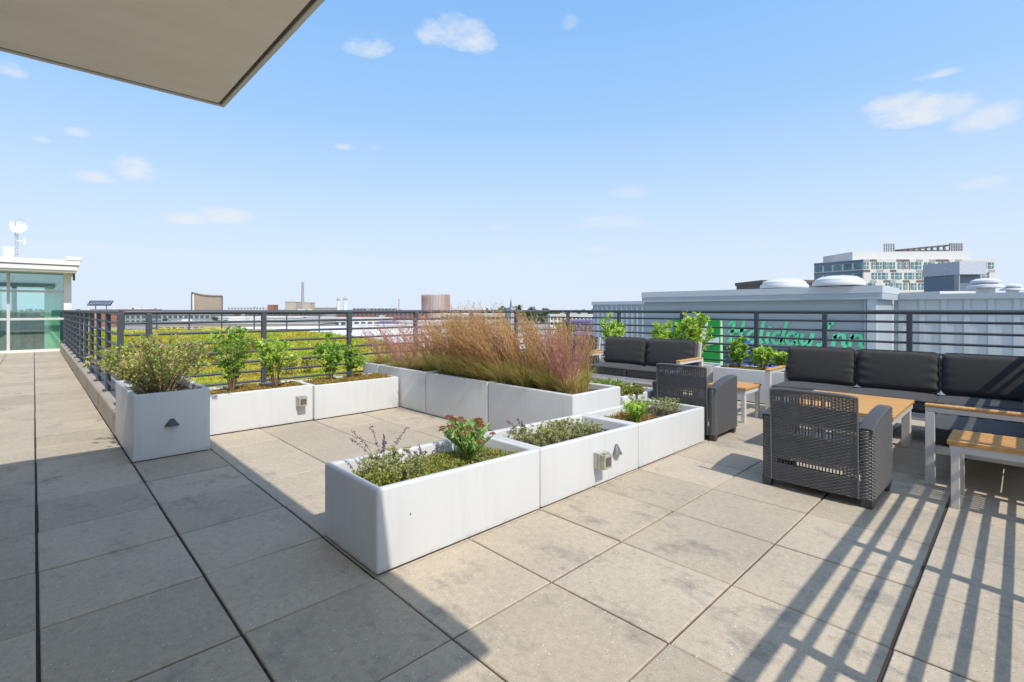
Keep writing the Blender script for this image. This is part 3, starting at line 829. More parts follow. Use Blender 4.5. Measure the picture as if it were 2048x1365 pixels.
ch2 = armchair_proto(); ch2.location = (4.03, -1.16, 0); ch2.rotation_euler.z = R(-1.5)
ch2['label'] = 'dark wicker armchair seen from behind, in front of the wooden coffee table'
ch1 = copy_tree(ch2); ch1.location = (4.965, .272, 0); ch1.rotation_euler.z = R(1.5)
ch1['label'] = 'dark wicker armchair behind the end of the near planter row'


# ------------------------------------------------------------------ cushions, sofas, tables
def cushion(name, w, d, h, parent, loc, rot=(0, 0, 0), seed=0, r=.045, puff=.02):
    """superellipsoid box with puckered edge seams; w along y, d along x, h along z"""
    rs = np.random.default_rng(seed); nu, nv = 64, 40
    bm = bmesh.new(); bmesh.ops.create_cube(bm, size=2)
    bmesh.ops.subdivide_edges(bm, edges=bm.edges, cuts=26, use_grid_fill=True)
    P = np.array([v.co[:] for v in bm.verts])
    hx, hy, hz = d / 2, w / 2, h / 2
    Q = P * np.array([hx, hy, hz])
    inner = np.clip(Q, [-hx + r, -hy + r, -hz + r], [hx - r, hy - r, hz - r])
    dv = Q - inner; ln = np.linalg.norm(dv, axis=1); ln[ln == 0] = 1
    k = np.minimum(1, r / ln); Q = inner + dv * np.where(ln[:, None] > r, k[:, None], 1)
    # puff the two large faces along the thinnest axis
    ax = 0 if d < h else 2
    o_ = [a for a in (0, 1, 2) if a != ax]
    e = (1 - P[:, o_[0]] ** 2) * (1 - P[:, o_[1]] ** 2)
    Q[:, ax] += np.sign(P[:, ax]) * np.abs(P[:, ax]) * puff * np.sqrt(np.clip(e, 0, 1))
    # wrinkles radiating from the side seams
    a, b_ = Q[:, o_[0]], Q[:, o_[1]]
    wr = 0
    for i in range(6):
        f = rs.uniform(40, 95); ph = rs.uniform(0, 6.3)
        wr = wr + np.sin(f * b_ + ph + 2.5 * np.sin(9 * a + ph)) * np.exp(-(1 - np.abs(P[:, o_[0]])) * rs.uniform(5, 9)) * .5
        wr = wr + np.sin(f * a + ph + 2.5 * np.sin(8 * b_ + ph)) * np.exp(-(1 - np.abs(P[:, o_[1]])) * rs.uniform(5, 9)) * .5
    Q[:, ax] += .0052 * wr * np.sign(P[:, ax])
    # corners sag slightly
    Q[:, 2] -= .008 * (P[:, 1] ** 4) * (P[:, 2] > 0)
    for v, q in zip(bm.verts, Q): v.co = q
    me = bpy.data.meshes.new(name); bm.to_mesh(me); bm.free()
    for p in me.polygons: p.use_smooth = True
    me.materials.append(M_FAB)
    o = bpy.data.objects.new(name, me); COL.objects.link(o); o.parent = parent; o.location = loc; o.rotation_euler = rot
    # welt seam
    m = MB(); s = .985
    if ax == 0: loop = [(-hx * .0 - hx + .012, y, z) for y, z in rrect(hy - .004, hz - .004, r)]
    else: loop = [(x, y, hz - .012) for x, y in rrect(hx - .002, hy - .002, r)]
    m.tube(loop + [loop[0]], .0045, 5, cap=False); m.build('piping', M_FAB, o, smooth=True)
    return o


def rrect(a, b, r, n=5):
    out = []
    for cx, cy, s0 in ((a - r, b - r, 0), (-a + r, b - r, 90), (-a + r, -b + r, 180), (a - r, -b + r, 270)):
        for k in range(n + 1): t = R(s0 + 90 * k / n); out.append((cx + r * math.cos(t), cy + r * math.sin(t)))
    return out


def sofa(label, n, wseat, loc, rz, group=None, cat='sofa', arms=(True, True), seatz=.30, armz=.60, backtop=.86, seed=0, depth=.74):
    """local: front at x=0 looking toward -x, seats spread along y from 0 to -L, back at x=depth"""
    t = thing('lounge_sofa' if n > 2 else ('loveseat' if n == 2 else 'lounge_chair'), label, cat, loc, rz, group)
    L_ = n * wseat + .12
    al = .055
    m = MB(); m.box(0, .05, -L_ + .056, -.056, .22, .295); m.box(depth - .05, depth, -L_ + .056, -.056, .22, .295)
    m.box(.052, depth - .052, -.10, -.056, .23, .29); m.box(.052, depth - .052, -L_ + .056, -L_ + .10, .23, .29)
    m.build('seat_frame', M_ALU, t, bevel=.003)
    m = MB()
    for k in range(9):
        x = .09 + k * (depth - .2) / 8; m.box(x, x + .045, -L_ + .102, -.102, .262, .282)
    m.build('slats', M_ALU, t)
    for i, y in enumerate((-.0275, -L_ + .0275)):
        if not arms[i]:
            continue
        m = MB(); m.box(0, al, y - .0275, y + .0275, 0, armz - .05); m.box(depth - al, depth, y - .0275, y + .0275, 0, armz - .05)
        m.box(0, depth, y - .0275, y + .0275, armz - .049, armz - .012)
        af = m.build('arm_frame', M_ALU, t, bevel=.003)
        MB().box(-.004, depth - .02, y - .033, y + .033, armz - .011, armz + .010).build('armrest', M_WOOD, af, bevel=.006)
    # back frame
    m = MB()
    for y in (-.08, -L_ + .08): m.hexa([(depth - .04, y - .02, .296), (depth, y - .02, .296), (depth, y + .02, .296), (depth - .04, y + .02, .296)], [(depth + .05, y - .02, backtop - .04), (depth + .09, y - .02, backtop - .04), (depth + .09, y + .02, backtop - .04), (depth + .05, y + .02, backtop - .04)])
    m.box(depth + .045, depth + .085, -L_ + .102, -.102, backtop - .12, backtop - .07)
    m.build('back_frame', M_ALU, t, bevel=.003)
    for i in range(n):
        y = -.06 - wseat * (i + .5)
        cushion('seat_cushion', wseat - .008, depth - .10, .125, t, (depth / 2 - .06, y, seatz + .063), seed=seed + i, r=.03, puff=.012)
        cushion('back_cushion', wseat - .01, .17, backtop - seatz - .115, t, (depth - .10, y, (backtop + seatz + .12) / 2), (0, R(9), 0), seed=seed + 20 + i, r=.055, puff=.03)
    return t


GS = 'charcoal cushion seating on white frames'
sofa('three-seat sofa with charcoal cushions behind the coffee table', 3, .735, (6.43, -.05, 0), 0, GS, seed=1)
sofa('charcoal two-seat loveseat with white frame beyond the far wicker armchair', 2, .80, (6.62, 2.84, 0), 0, GS, seed=40)
sofa('dark cushioned chair mostly hidden behind the reddish grasses', 1, .80, (6.72, 3.95, 0), 0, GS, cat='chair', seed=60)
# sofa along the near railing, facing the back; its left arm frame is in view
sofa('sofa with a white arm frame at the right edge, dark cushions in striped shade', 2, .72, (6.50, -1.67, 0), R(-90), GS, seed=80, arms=(False, True))
sc_ = thing('added_shade_screen', 'unseen grey panel added at the near railing to shade the end of the large sofa', 'screen', (6.9, -2.58, 0))  # unseen panel, added only to keep sun off the end of the sofa
MB().box(-1.1, 1.25, -.012, .0, .08, 1.13).build('panel', M_METAL, sc_)
MB().box(-1.1, -1.06, -.0, .03, .02, 1.13).box(1.21, 1.25, -.0, .03, .02, 1.13).build('frame', M_METAL, sc_)


def table(label, x0, x1, y0, y1, h, leg=.075, planks=1, along='y', topt=.028, g=.005, group='tables with orange-brown tops on white legs', name='coffee_table'):
    t = thing(name, label, 'table', ((x0 + x1) / 2, (y0 + y1) / 2, 0), 0, group)
    w, d = (x1 - x0) / 2, (y1 - y0) / 2; m = MB()
    for k in range(planks):
        if along == 'y':   # planks side by side along x
            a = -w + 2 * w * k / planks; m.box(a + (g / 2 if k else 0), a + 2 * w / planks - (g / 2 if k < planks - 1 else 0), -d, d, h - topt, h)
        else:
            a = -d + 2 * d * k / planks; m.box(-w, w, a + (g / 2 if k else 0), a + 2 * d / planks - (g / 2 if k < planks - 1 else 0), h - topt, h)
    m.build('tabletop', M_WOOD, t, bevel=.003)
    e = .012; m = MB(); z1 = h - topt - .001; z0 = z1 - .05
    m.box(-w + e, w - e, -d + e, -d + e + .03, z0, z1); m.box(-w + e, w - e, d - e - .03, d - e, z0, z1)
    m.box(-w + e, -w + e + .03, -d + e + .031, d - e - .031, z0, z1); m.box(w - e - .03, w - e, -d + e + .031, d - e - .031, z0, z1)
    m.build('apron', M_ALU, t)
    for sx in (-1, 1):
        for sy in (-1, 1):
            cx, cy = sx * (w - e - leg / 2 + .002), sy * (d - e - leg / 2 + .002)
            MB().box(cx - leg / 2, cx + leg / 2, cy - leg * .36, cy + leg * .36, 0, z1 - .002).build('leg', M_ALU, t, bevel=.003)
    return t


table('large coffee table with a smooth orange-brown top between armchair and sofa', 5.10, 6.22, -1.46, -.62, .45, leg=.09, planks=1)
table('small side table with two wide planks, between the far armchair and the sofa', 6.02, 6.52, .02, .48, .415, leg=.055, planks=2, along='x', name='side_table')
table('slatted side table in striped shade at the right edge of the picture', 4.46, 4.90, -2.38, -1.83, .45, leg=.062, planks=9, along='y', g=.018, name='side_table')


# ------------------------------------------------------------------ plants
def unit(v): return v / (np.linalg.norm(v, axis=-1, keepdims=True) + 1e-9)


def shrub(name, label, loc, h, spread, nst, nl, leaf, lm, cat='shrub', group=None, wr=.5, droop=.0, stem_r=.004, base_r=.03, low=.25, up=.5, gm=L_STEM, seed=0, rz=0, twig=2):
    global rng
    rng = np.random.default_rng(seed)
    t = thing(name, label, cat, loc, rz, group)
    m = MB(); LP_, LD_ = [], []
    for s in range(nst):
        a = rng.uniform(0, 6.283); rr = spread * math.sqrt(rng.uniform(0, 1)); hh = h * rng.uniform(.68, 1.0) * (1 - .25 * (rr / spread) ** 2)
        b0 = np.array([base_r * math.cos(a) * rng.random(), base_r * math.sin(a) * rng.random(), 0.])
        tip = np.array([rr * math.cos(a), rr * math.sin(a), hh])
        ctrl = b0 * .3 + np.array([rr * .35 * math.cos(a), rr * .35 * math.sin(a), hh * .55]) + rng.normal(0, .02, 3)
        def pt(u): return (1 - u) ** 2 * b0 + 2 * u * (1 - u) * ctrl + u * u * tip + np.array([0, 0, -droop * u * u])
        m.tube([pt(u) for u in np.linspace(0, 1, 6)], [stem_r * (1 - .6 * u) for u in np.linspace(0, 1, 6)], 5)
        axes = [(pt, low, 1.0, nl)]
        for q in range(twig):
            u0 = rng.uniform(.35, .9); p0 = pt(u0); dv = unit(np.array([rng.normal(), rng.normal(), abs(rng.normal()) + .5])) * h * rng.uniform(.10, .22)
            m.tube([p0, p0 + dv], [stem_r * .5, stem_r * .3], 4)
            axes.append((lambda u, p0=p0, dv=dv: p0 + dv * u, .1, 1.0, nl // 2))
        for f, u0, u1, k in axes:
            us = u0 + (u1 - u0) * rng.random(k) ** .8
            kn = max(4, k // 6)
            for u in us:
                u = (math.floor(u * kn) + .5 + rng.normal(0, .08)) / kn; p = f(u); tg = f(min(1, u + .05)) - f(max(0, u - .05)); tg = tg / (np.linalg.norm(tg) + 1e-9)
                d_ = rng.normal(0, 1, 3); d_ -= tg * d_.dot(tg) * .8; d_ = d_ / np.linalg.norm(d_) + tg * up + np.array([0, 0, .15])
                LP_.append(p); LD_.append(d_ / np.linalg.norm(d_))
    m.build('stems', gm, t)
    P = np.array(LP_); D = np.array(LD_)
    V, F = leaf_arrays(P, D, leaf * rng.uniform(.6, 1.15, len(P)), wr)
    np_mesh('foliage', V, F, lm, t)
    return t


def cover(label, planter_t, x0, x1, y0, y1, z, n, leaf, lm, amp=.02, cat='ground cover', seed=0, zslope=0):
    """dense low mat of tiny leaves"""
    global rng
    rng = np.random.default_rng(seed)
    x = rng.uniform(x0, x1, n); y = rng.uniform(y0, y1, n)
    h = np.clip(fbm(x, y, seed, 4, 2.2) * amp, -amp * .6, amp * 1.6)
    P = np.stack([x, y, z + zslope * (x - x0) + h + rng.uniform(-.012, .012, n)], -1)
    D = rng.normal(0, 1, (n, 3)); D[:, 2] = np.abs(D[:, 2]) + .5; D = unit(D)
    V, F = leaf_arrays(P, D, leaf * rng.uniform(.6, 1.2, n), .6)
    o = np_mesh('ground_cover', V, F, lm); return tag(o, label, cat, kind='stuff')


GSH = 'shrubs in the white planters'
# left tall planter: wide spirea, three plants merging
shrub('spirea_shrub', 'wide bushy shrub with reddish tips spilling over the tall grey planter', (.88, 3.42, .51), .60, .66, 62, 30, .034, L_SPIREA, group=GSH, seed=11, low=.15, base_r=.12, twig=4)
shrub('spirea_shrub', 'bushy shrub with reddish tips at the far end of the tall grey planter', (.95, 3.95, .51), .62, .52, 44, 28, .034, L_SPIREA, group=GSH, seed=12, low=.15, base_r=.10, twig=4)
# back planters
shrub('laurel_shrub', 'tallest leafy green shrub in the back planter, next to the tall grey planter', (1.62, 3.93, .385), .84, .27, 20, 34, .055, L_GREEN, group=GSH, seed=21, low=.2)
shrub('laurel_shrub', 'leafy green shrub with many thin stems beside the outlet box', (2.10, 3.93, .385), .70, .27, 22, 28, .055, L_BRIGHT, group=GSH, seed=22, low=.35)
shrub('laurel_shrub', 'upright green shrub left of the railing post in the corner planter', (2.78, 3.93, .375), .70, .22, 15, 32, .058, L_GREEN, group=GSH, seed=23, low=.2)
shrub('laurel_shrub', 'smaller green shrub in front of the railing post in the corner planter', (3.12, 4.0, .375), .56, .19, 13, 26, .056, L_GREEN, group=GSH, seed=24, low=.3)
cover('low orange and olive sedum under the shrubs of the back planter', B1, 1.28, 2.37, 3.69, 4.17, .40, 5200, .022, L_MAT, seed=31)
cover('orange sedum mat filling the corner planter', B2, 2.50, 3.54, 3.66, 4.15, .40, 7000, .022, L_MAT, amp=.03, seed=32)
# right planters
shrub('laurel_shrub', 'bright green shrub left of the loveseat back, seen past its white post', (7.81, 3.02, .44), .82, .24, 20, 40, .075, L_BRIGHT, group=GSH, seed=41)
shrub('laurel_shrub', 'tall bright green shrub rising over the right loveseat cushion', (7.81, 1.45, .44), .98, .24, 20, 44, .075, L_BRIGHT, group=GSH, seed=42)
shrub('laurel_shrub', 'rounder bright green shrub rising over the middle of the loveseat', (7.81, 1.95, .44), .74, .27, 20, 36, .075, L_BRIGHT, group=GSH, seed=43)
shrub('laurel_shrub', 'leftmost and tallest of the three shrubs between the sofas', (7.74, .74, .45), .50, .19, 15, 32, .06, L_GREEN, group=GSH, seed=44)
shrub('laurel_shrub', 'middle bright shrub of the three between the sofas', (7.70, .42, .45), .36, .18, 14, 32, .06, L_BRIGHT, group=GSH, seed=45)
shrub('laurel_shrub', 'right bright shrub of the three between the sofas, beside the large sofa', (7.64, .12, .45), .32, .18, 14, 32, .06, L_BRIGHT, group=GSH, seed=46)
cover('brown and orange sedum under the three shrubs between the sofas', E1, 7.52, 7.94, -.18, .96, .455, 3600, .02, L_MAT, seed=47)

for q_, (x_, y_, h_) in enumerate([(1.9, 8.2, .45), (2.7, 9.6, .5), (1.6, 10.8, .42), (3.6, 7.0, .3), (5.2, 8.4, .35), (4.4, 12.5, .4)]):
    shrub('goldenrod_clump', ['yellow-flowering weeds behind the tall grey planter', 'tall yellow-flowering weeds left of the first back post', 'far olive weed clump behind the left railing', 'low weed clump behind the corner shrubs', 'low weeds behind the far grass planter', 'olive weed clump in the middle of the sedum roof'][q_], (x_, y_, .15), h_, .45, 40, 16, .05, L_YELW, cat='plant', group='weeds on the sedum roof', seed=500 + q_, base_r=.35)

# near planter 1
shrub('catmint_plant', 'grey-green catmint with thin purple flower spikes in the nearest planter', (1.52, .30, .335), .19, .24, 56, 26, .019, L_THYME, cat='plant', seed=51, low=.1, base_r=.16, stem_r=.0018)
shrub('catmint_plant', 'low green catmint at the near left corner of the nearest planter', (1.36, .17, .335), .13, .12, 24, 26, .022, L_MATG, cat='plant', seed=52, low=.1, base_r=.08, stem_r=.0018)


def spikes(label, base, n, h, spread, seed):
    """flower spikes: thin stems with purple whorls"""
    global rng
    rng = np.random.default_rng(seed)
    t = thing('flower_spikes', label, 'flowers', base)
    m = MB(); Ps = []
    for k in range(n):
        a = rng.uniform(0, 6.28); rr = spread * rng.random(); hh = h * rng.uniform(.55, 1)
        tip = np.array([rr * math.cos(a), rr * math.sin(a), hh]); c = np.array([rr * .3 * math.cos(a), rr * .3 * math.sin(a), hh * .6])
        pts = [(1 - u) ** 2 * np.zeros(3) + 2 * u * (1 - u) * c + u * u * tip for u in np.linspace(0, 1, 7)]
        m.tube(pts, .0014, 4)
        for q in range(42):
            u = 1 - .42 * rng.random() ** 1.2; u = round(u * 16) / 16
            p = (2 * u * (1 - u)) * c + u * u * tip; Ps.append(p + rng.normal(0, .004, 3))
    m.build('stems', L_STEM, t)
    P = np.array(Ps); D = unit(rng.normal(0, 1, P.shape)); V, F = leaf_arrays(P, D, rng.uniform(.007, .014, len(P)), .8)
    np_mesh('flowers', V, F, L_PURPLE, t)


spikes('purple flower spikes leaning left out of the nearest planter', (1.47, .36, .36), 7, .30, .24, 61)
spikes('short purple flower spikes in the middle of the nearest planter', (1.68, .26, .36), 5, .20, .12, 62)
cover('mixed green and orange sedum mat covering the nearest planter', P1, 1.28, 2.385, .06, .55, .345, 9000, .017, L_MATG, amp=.022, seed=53, zslope=-.022)


def stonecrop(label, loc, h, spread, n, heads, lm, seed, headm=L_BROWN):
    global rng
    rng = np.random.default_rng(seed)
    t = thing('stonecrop_plant', label, 'plant', loc)
    m = MB(); LP_, LD_ = [], []; HP, HD = [], []
    for k in range(n):
        a = rng.uniform(0, 6.28); rr = spread * math.sqrt(rng.random()); hh = h * rng.uniform(.6, 1)
        tip = np.array([rr * math.cos(a), rr * math.sin(a), hh])
        f = lambda u: tip * u * np.array([u ** .3, u ** .3, 1]) if u > 0 else tip * 0
        m.tube([f(u) for u in (0, .3, .6, 1)], .0035, 5)
        for q in range(26):
            u = rng.uniform(.15, .95); p = f(u); an = rng.uniform(0, 6.28); LP_.append(p); LD_.append([math.cos(an), math.sin(an), rng.uniform(.4, 1.3)])
        if k < heads:
            rad = rng.uniform(.018, .030)
            for q in range(150):
                an = rng.uniform(0, 6.28); r_ = rad * math.sqrt(rng.random()); HP.append(tip + np.array([r_ * math.cos(an), r_ * math.sin(an), .008 + .010 * (1 - (r_ / rad) ** 2) + rng.normal(0, .0015)])); HD.append([rng.normal(0, .5), rng.normal(0, .5), 1])
    m.build('stems', L_SEDUM, t)
    V, F = leaf_arrays(np.array(LP_), unit(np.array(LD_)), rng.uniform(.025, .048, len(LP_)), .5); np_mesh('foliage', V, F, lm, t)
    if HP:
        V, F = leaf_arrays(np.array(HP), unit(np.array(HD)), rng.uniform(.005, .009, len(HP)), .9); np_mesh('flower_heads', V, F, headm, t)
    return t


stonecrop('pale green stonecrop with flat rusty flower heads in the nearest planter', (2.08, .30, .325), .265, .21, 50, 26, L_SEDUM, 71)
# planter 2 thyme
shrub('thyme_plant', 'olive thyme filling the left part of the middle near planter', (2.78, .33, .31), .14, .28, 70, 26, .017, L_THYME, cat='plant', seed=81, low=.05, base_r=.22, stem_r=.0015)
shrub('thyme_plant', 'olive thyme filling the right part of the middle near planter', (3.16, .30, .30), .14, .28, 70, 26, .017, L_THYME, cat='plant', seed=82, low=.05, base_r=.22, stem_r=.0015)
spikes('two thin faded flower spikes at the left of the middle near planter', (2.70, .42, .33), 4, .17, .15, 83)
# planter 3
stonecrop('vivid green stonecrop clump in the third near planter', (3.99, .24, .29), .20, .13, 44, 0, L_BRIGHT, 91)
stonecrop('white-flowered stonecrop behind the vivid green clump', (4.28, .36, .29), .19, .08, 12, 12, L_SEDUM, 92, L_WHITE)
shrub('thyme_plant', 'sparse grey thyme at the right end of the third near planter', (4.60, .30, .28), .17, .24, 54, 22, .018, L_THYME, cat='plant', seed=93, low=.1, base_r=.18, stem_r=.0015)
cover('sparse rusty sedum in the third near planter', P3, 3.72, 4.3, .06, .55, .305, 1800, .018, L_MAT, seed=94)
shrub('herb_plant', 'green and rusty herbs beside the sunlit end of the grass planter', (4.72, .80, .345), .19, .24, 60, 30, .028, L_MATG, cat='plant', seed=95, low=.05, base_r=.2, stem_r=.0018)
shrub('herb_plant', 'brighter herbs at the back of the small planter by the loveseat', (4.72, 1.05, .345), .20, .22, 56, 30, .03, L_SEDUM, cat='plant', seed=96, low=.05, base_r=.2, stem_r=.0018)
cover('rusty sedum mat in the small planter by the loveseat', P4, 4.5, 5.18, .72, 1.2, .36, 3200, .02, L_MAT, seed=97)


# ornamental grasses
def blades(n, h0, h1, spread, width, lean, curve, seed, base_r=.05, segs=5):
    r = np.random.default_rng(seed)
    G_ = max(6, n // 14); gi = r.integers(0, G_, n)          # blades grow in tufts that lean together
    ga = r.uniform(0, 6.283, G_); gr = base_r * np.sqrt(r.random(G_)); gs = spread * np.sqrt(r.random(G_)); gh_ = r.uniform(.72, 1.0, G_)
    a = ga[gi] + r.normal(0, .25, n); br = gr[gi] + r.normal(0, .008, n); H = (h0 + (h1 - h0) * r.random(n)) * gh_[gi]
    rr = gs[gi] * r.uniform(.6, 1.25, n)
    a2 = a + r.normal(0, .30, n)
    base = np.stack([br * np.cos(a), br * np.sin(a), np.zeros(n)], -1)
    out = np.stack([np.cos(a2), np.sin(a2)], -1)
    V = np.zeros((n, segs + 1, 2, 3)); side = np.stack([-np.sin(a2 + r.normal(0, 1, n)), np.cos(a2 + r.normal(0, 1, n)), np.zeros(n)], -1)
    lv = np.array([-RT.x, -RT.y]) * lean
    for i in range(segs + 1):
        u = i / segs
        hor = (u ** 1.6 * rr)[:, None] * out + (u ** 1.8) * lv * (H[:, None] / h1) * r.uniform(.75, 1.2, (n, 1))
        z = H * (u - curve * u ** 3)
        c = base + np.concatenate([hor, z[:, None]], -1)
        w = width * (1 - u ** 2) + width * .12
        V[:, i, 0] = c - side * w / 2; V[:, i, 1] = c + side * w / 2
    idx = np.arange(n * (segs + 1) * 2).reshape(n, segs + 1, 2)
    F = np.stack([idx[:, :-1, 0], idx[:, :-1, 1], idx[:, 1:, 1], idx[:, 1:, 0]], -1).reshape(-1, 4)
    return V.reshape(-1, 3), F, V


def grass_proto(kind, seed):
    """kind: (plume material, height, lean, stalks)"""
    lm, H, lean, ns, gh = kind
    t = thing('ornamental_grass', 'x', 'grass clump', (0, 0, 0), 0, 'clumps of ornamental grass')
    V, F, _ = blades(620, gh * .45, gh * 1.05, .30, .0042, lean * .4, .38, seed, base_r=.10); np_mesh('leaf_blades', V, F, L_GRASSG, t)
    # stalks with feathery seed heads
    V, F, A = blades(ns, H * .60, H, .26, .0030, lean, .05, seed + 1, segs=6, base_r=.10)
    r = np.random.default_rng(seed + 2)
    C = A.mean(2)     # n,7,3 centreline
    n = len(C); k = 30
    u = 6 * (.42 + .58 * r.random((n, k))); i0 = np.clip(u.astype(int), 0, 5); fr_ = (u - i0)[..., None]
    ar = np.arange(n)[:, None]
    P = C[ar, i0] * (1 - fr_) + C[ar, i0 + 1] * fr_; T = unit(C[ar, i0 + 1] - C[ar, i0])
    P = P.reshape(-1, 3) + r.normal(0, .002, (n * k, 3)); D = unit(T.reshape(-1, 3) + r.normal(0, .13, (n * k, 3)))
    global rng
    rng = np.random.default_rng(seed + 5)
    V2, F2 = leaf_arrays(P, D, r.uniform(.016, .040, n * k), .11)
    V = np.concatenate([V, V2]); 
    np_mesh('flower_stalks', V, [F, F2 + len(V) - len(V2)], lm, t)
    return t


PR = {'tan': grass_proto((L_GRASSB, 1.04, .40, 230, .56), 201), 'tan2': grass_proto((L_GRASSB, .96, .20, 200, .58), 211), 'red': grass_proto((L_GRASSR, .90, .04, 200, .46), 221),
      'pink': grass_proto((L_GRASSR, .76, .22, 80, .30), 231)}
used = set()
GL = []
spots = []
for k, (x, y, kd, s, lab) in enumerate([
    (3.86, .92, 'red', .95, 'reddish-pink grass clump at the sunlit end of the grass row'),
    (4.16, 1.00, 'tan2', .92, 'golden grass clump at the back corner of the sunlit end'),
    (3.86, 1.18, 'tan2', .92, 'golden upright grass clump just left of the reddish end clump'),
    (4.18, 1.32, 'tan2', 1.0, 'golden grass clump behind the front clump near the sunlit end'),
    (3.84, 1.48, 'tan2', .98, 'golden grass clump overhanging the second planter seam from the end'),
    (4.15, 1.66, 'tan', 1.0, 'tall tan grass clump behind the seam nearest the sunlit end'),
    (3.84, 1.80, 'tan', .98, 'leaning tan grass clump at the seam nearest the sunlit end'),
    (4.18, 2.02, 'tan', 1.04, 'tallest tan plume clump at the back of the middle grass planter'),
    (3.85, 2.14, 'tan', 1.02, 'leaning tan plume clump at the front right of the middle grass planter'),
    (4.15, 2.38, 'tan', 1.05, 'tall tan plume clump at the middle back of the middle grass planter'),
    (3.84, 2.48, 'tan', 1.0, 'leaning tan plume clump at the front of the middle grass planter'),
    (4.18, 2.74, 'tan2', 1.02, 'tan and pink clump at the back left of the middle grass planter'),
    (3.85, 2.84, 'tan2', .94, 'golden clump at the front left of the middle grass planter'),
    (4.15, 3.10, 'pink', 1.25, 'pinkish clump behind the farthest long grass planter seam'),
    (3.85, 3.22, 'tan2', .78, 'shorter golden clump above the corner planter end'),
    (4.16, 3.50, 'pink', 1.2, 'airy pink clump at the back of the far grass planter'),
    (3.84, 3.62, 'pink', .72, 'low green and pink clump at the front of the far grass planter'),
    (4.16, 3.88, 'pink', 1.15, 'airy pink clump near the back railing'),
    (3.86, 4.00, 'pink', .8, 'low pinkish clump near the far end of the grass row'),
    (4.10, 4.34, 'pink', 1.1, 'thin pink clump at the far end of the grass row'),
    (3.84, 4.42, 'pink', 1.0, 'thin pink clump at the far left tip of the grass row')]):
    o = PR[kd] if kd not in used else copy_tree(PR[kd]); used.add(kd)
    spots.append((o, x, y, s, lab))
for k, (o, x, y, s, lab) in enumerate(spots):
    o.location = (x, y, .47); o.rotation_euler = (0, 0, random.uniform(-.45, .45)); sx = s * random.uniform(.92, 1.08); o.scale = (sx, sx, s); o['label'] = lab

# ------------------------------------------------------------------ neighbouring metal penthouse with sign
M_CLAD = simple('grey_cladding', (.33, .37, .39), .55, var=.05, vs=.3)
M_CLADL = simple('pale_grey_cladding', (.46, .49, .505), .5, var=.04, vs=.3)
M_CAP = simple('grey_cap', (.36, .40, .425), .45, var=.04, vs=.3)


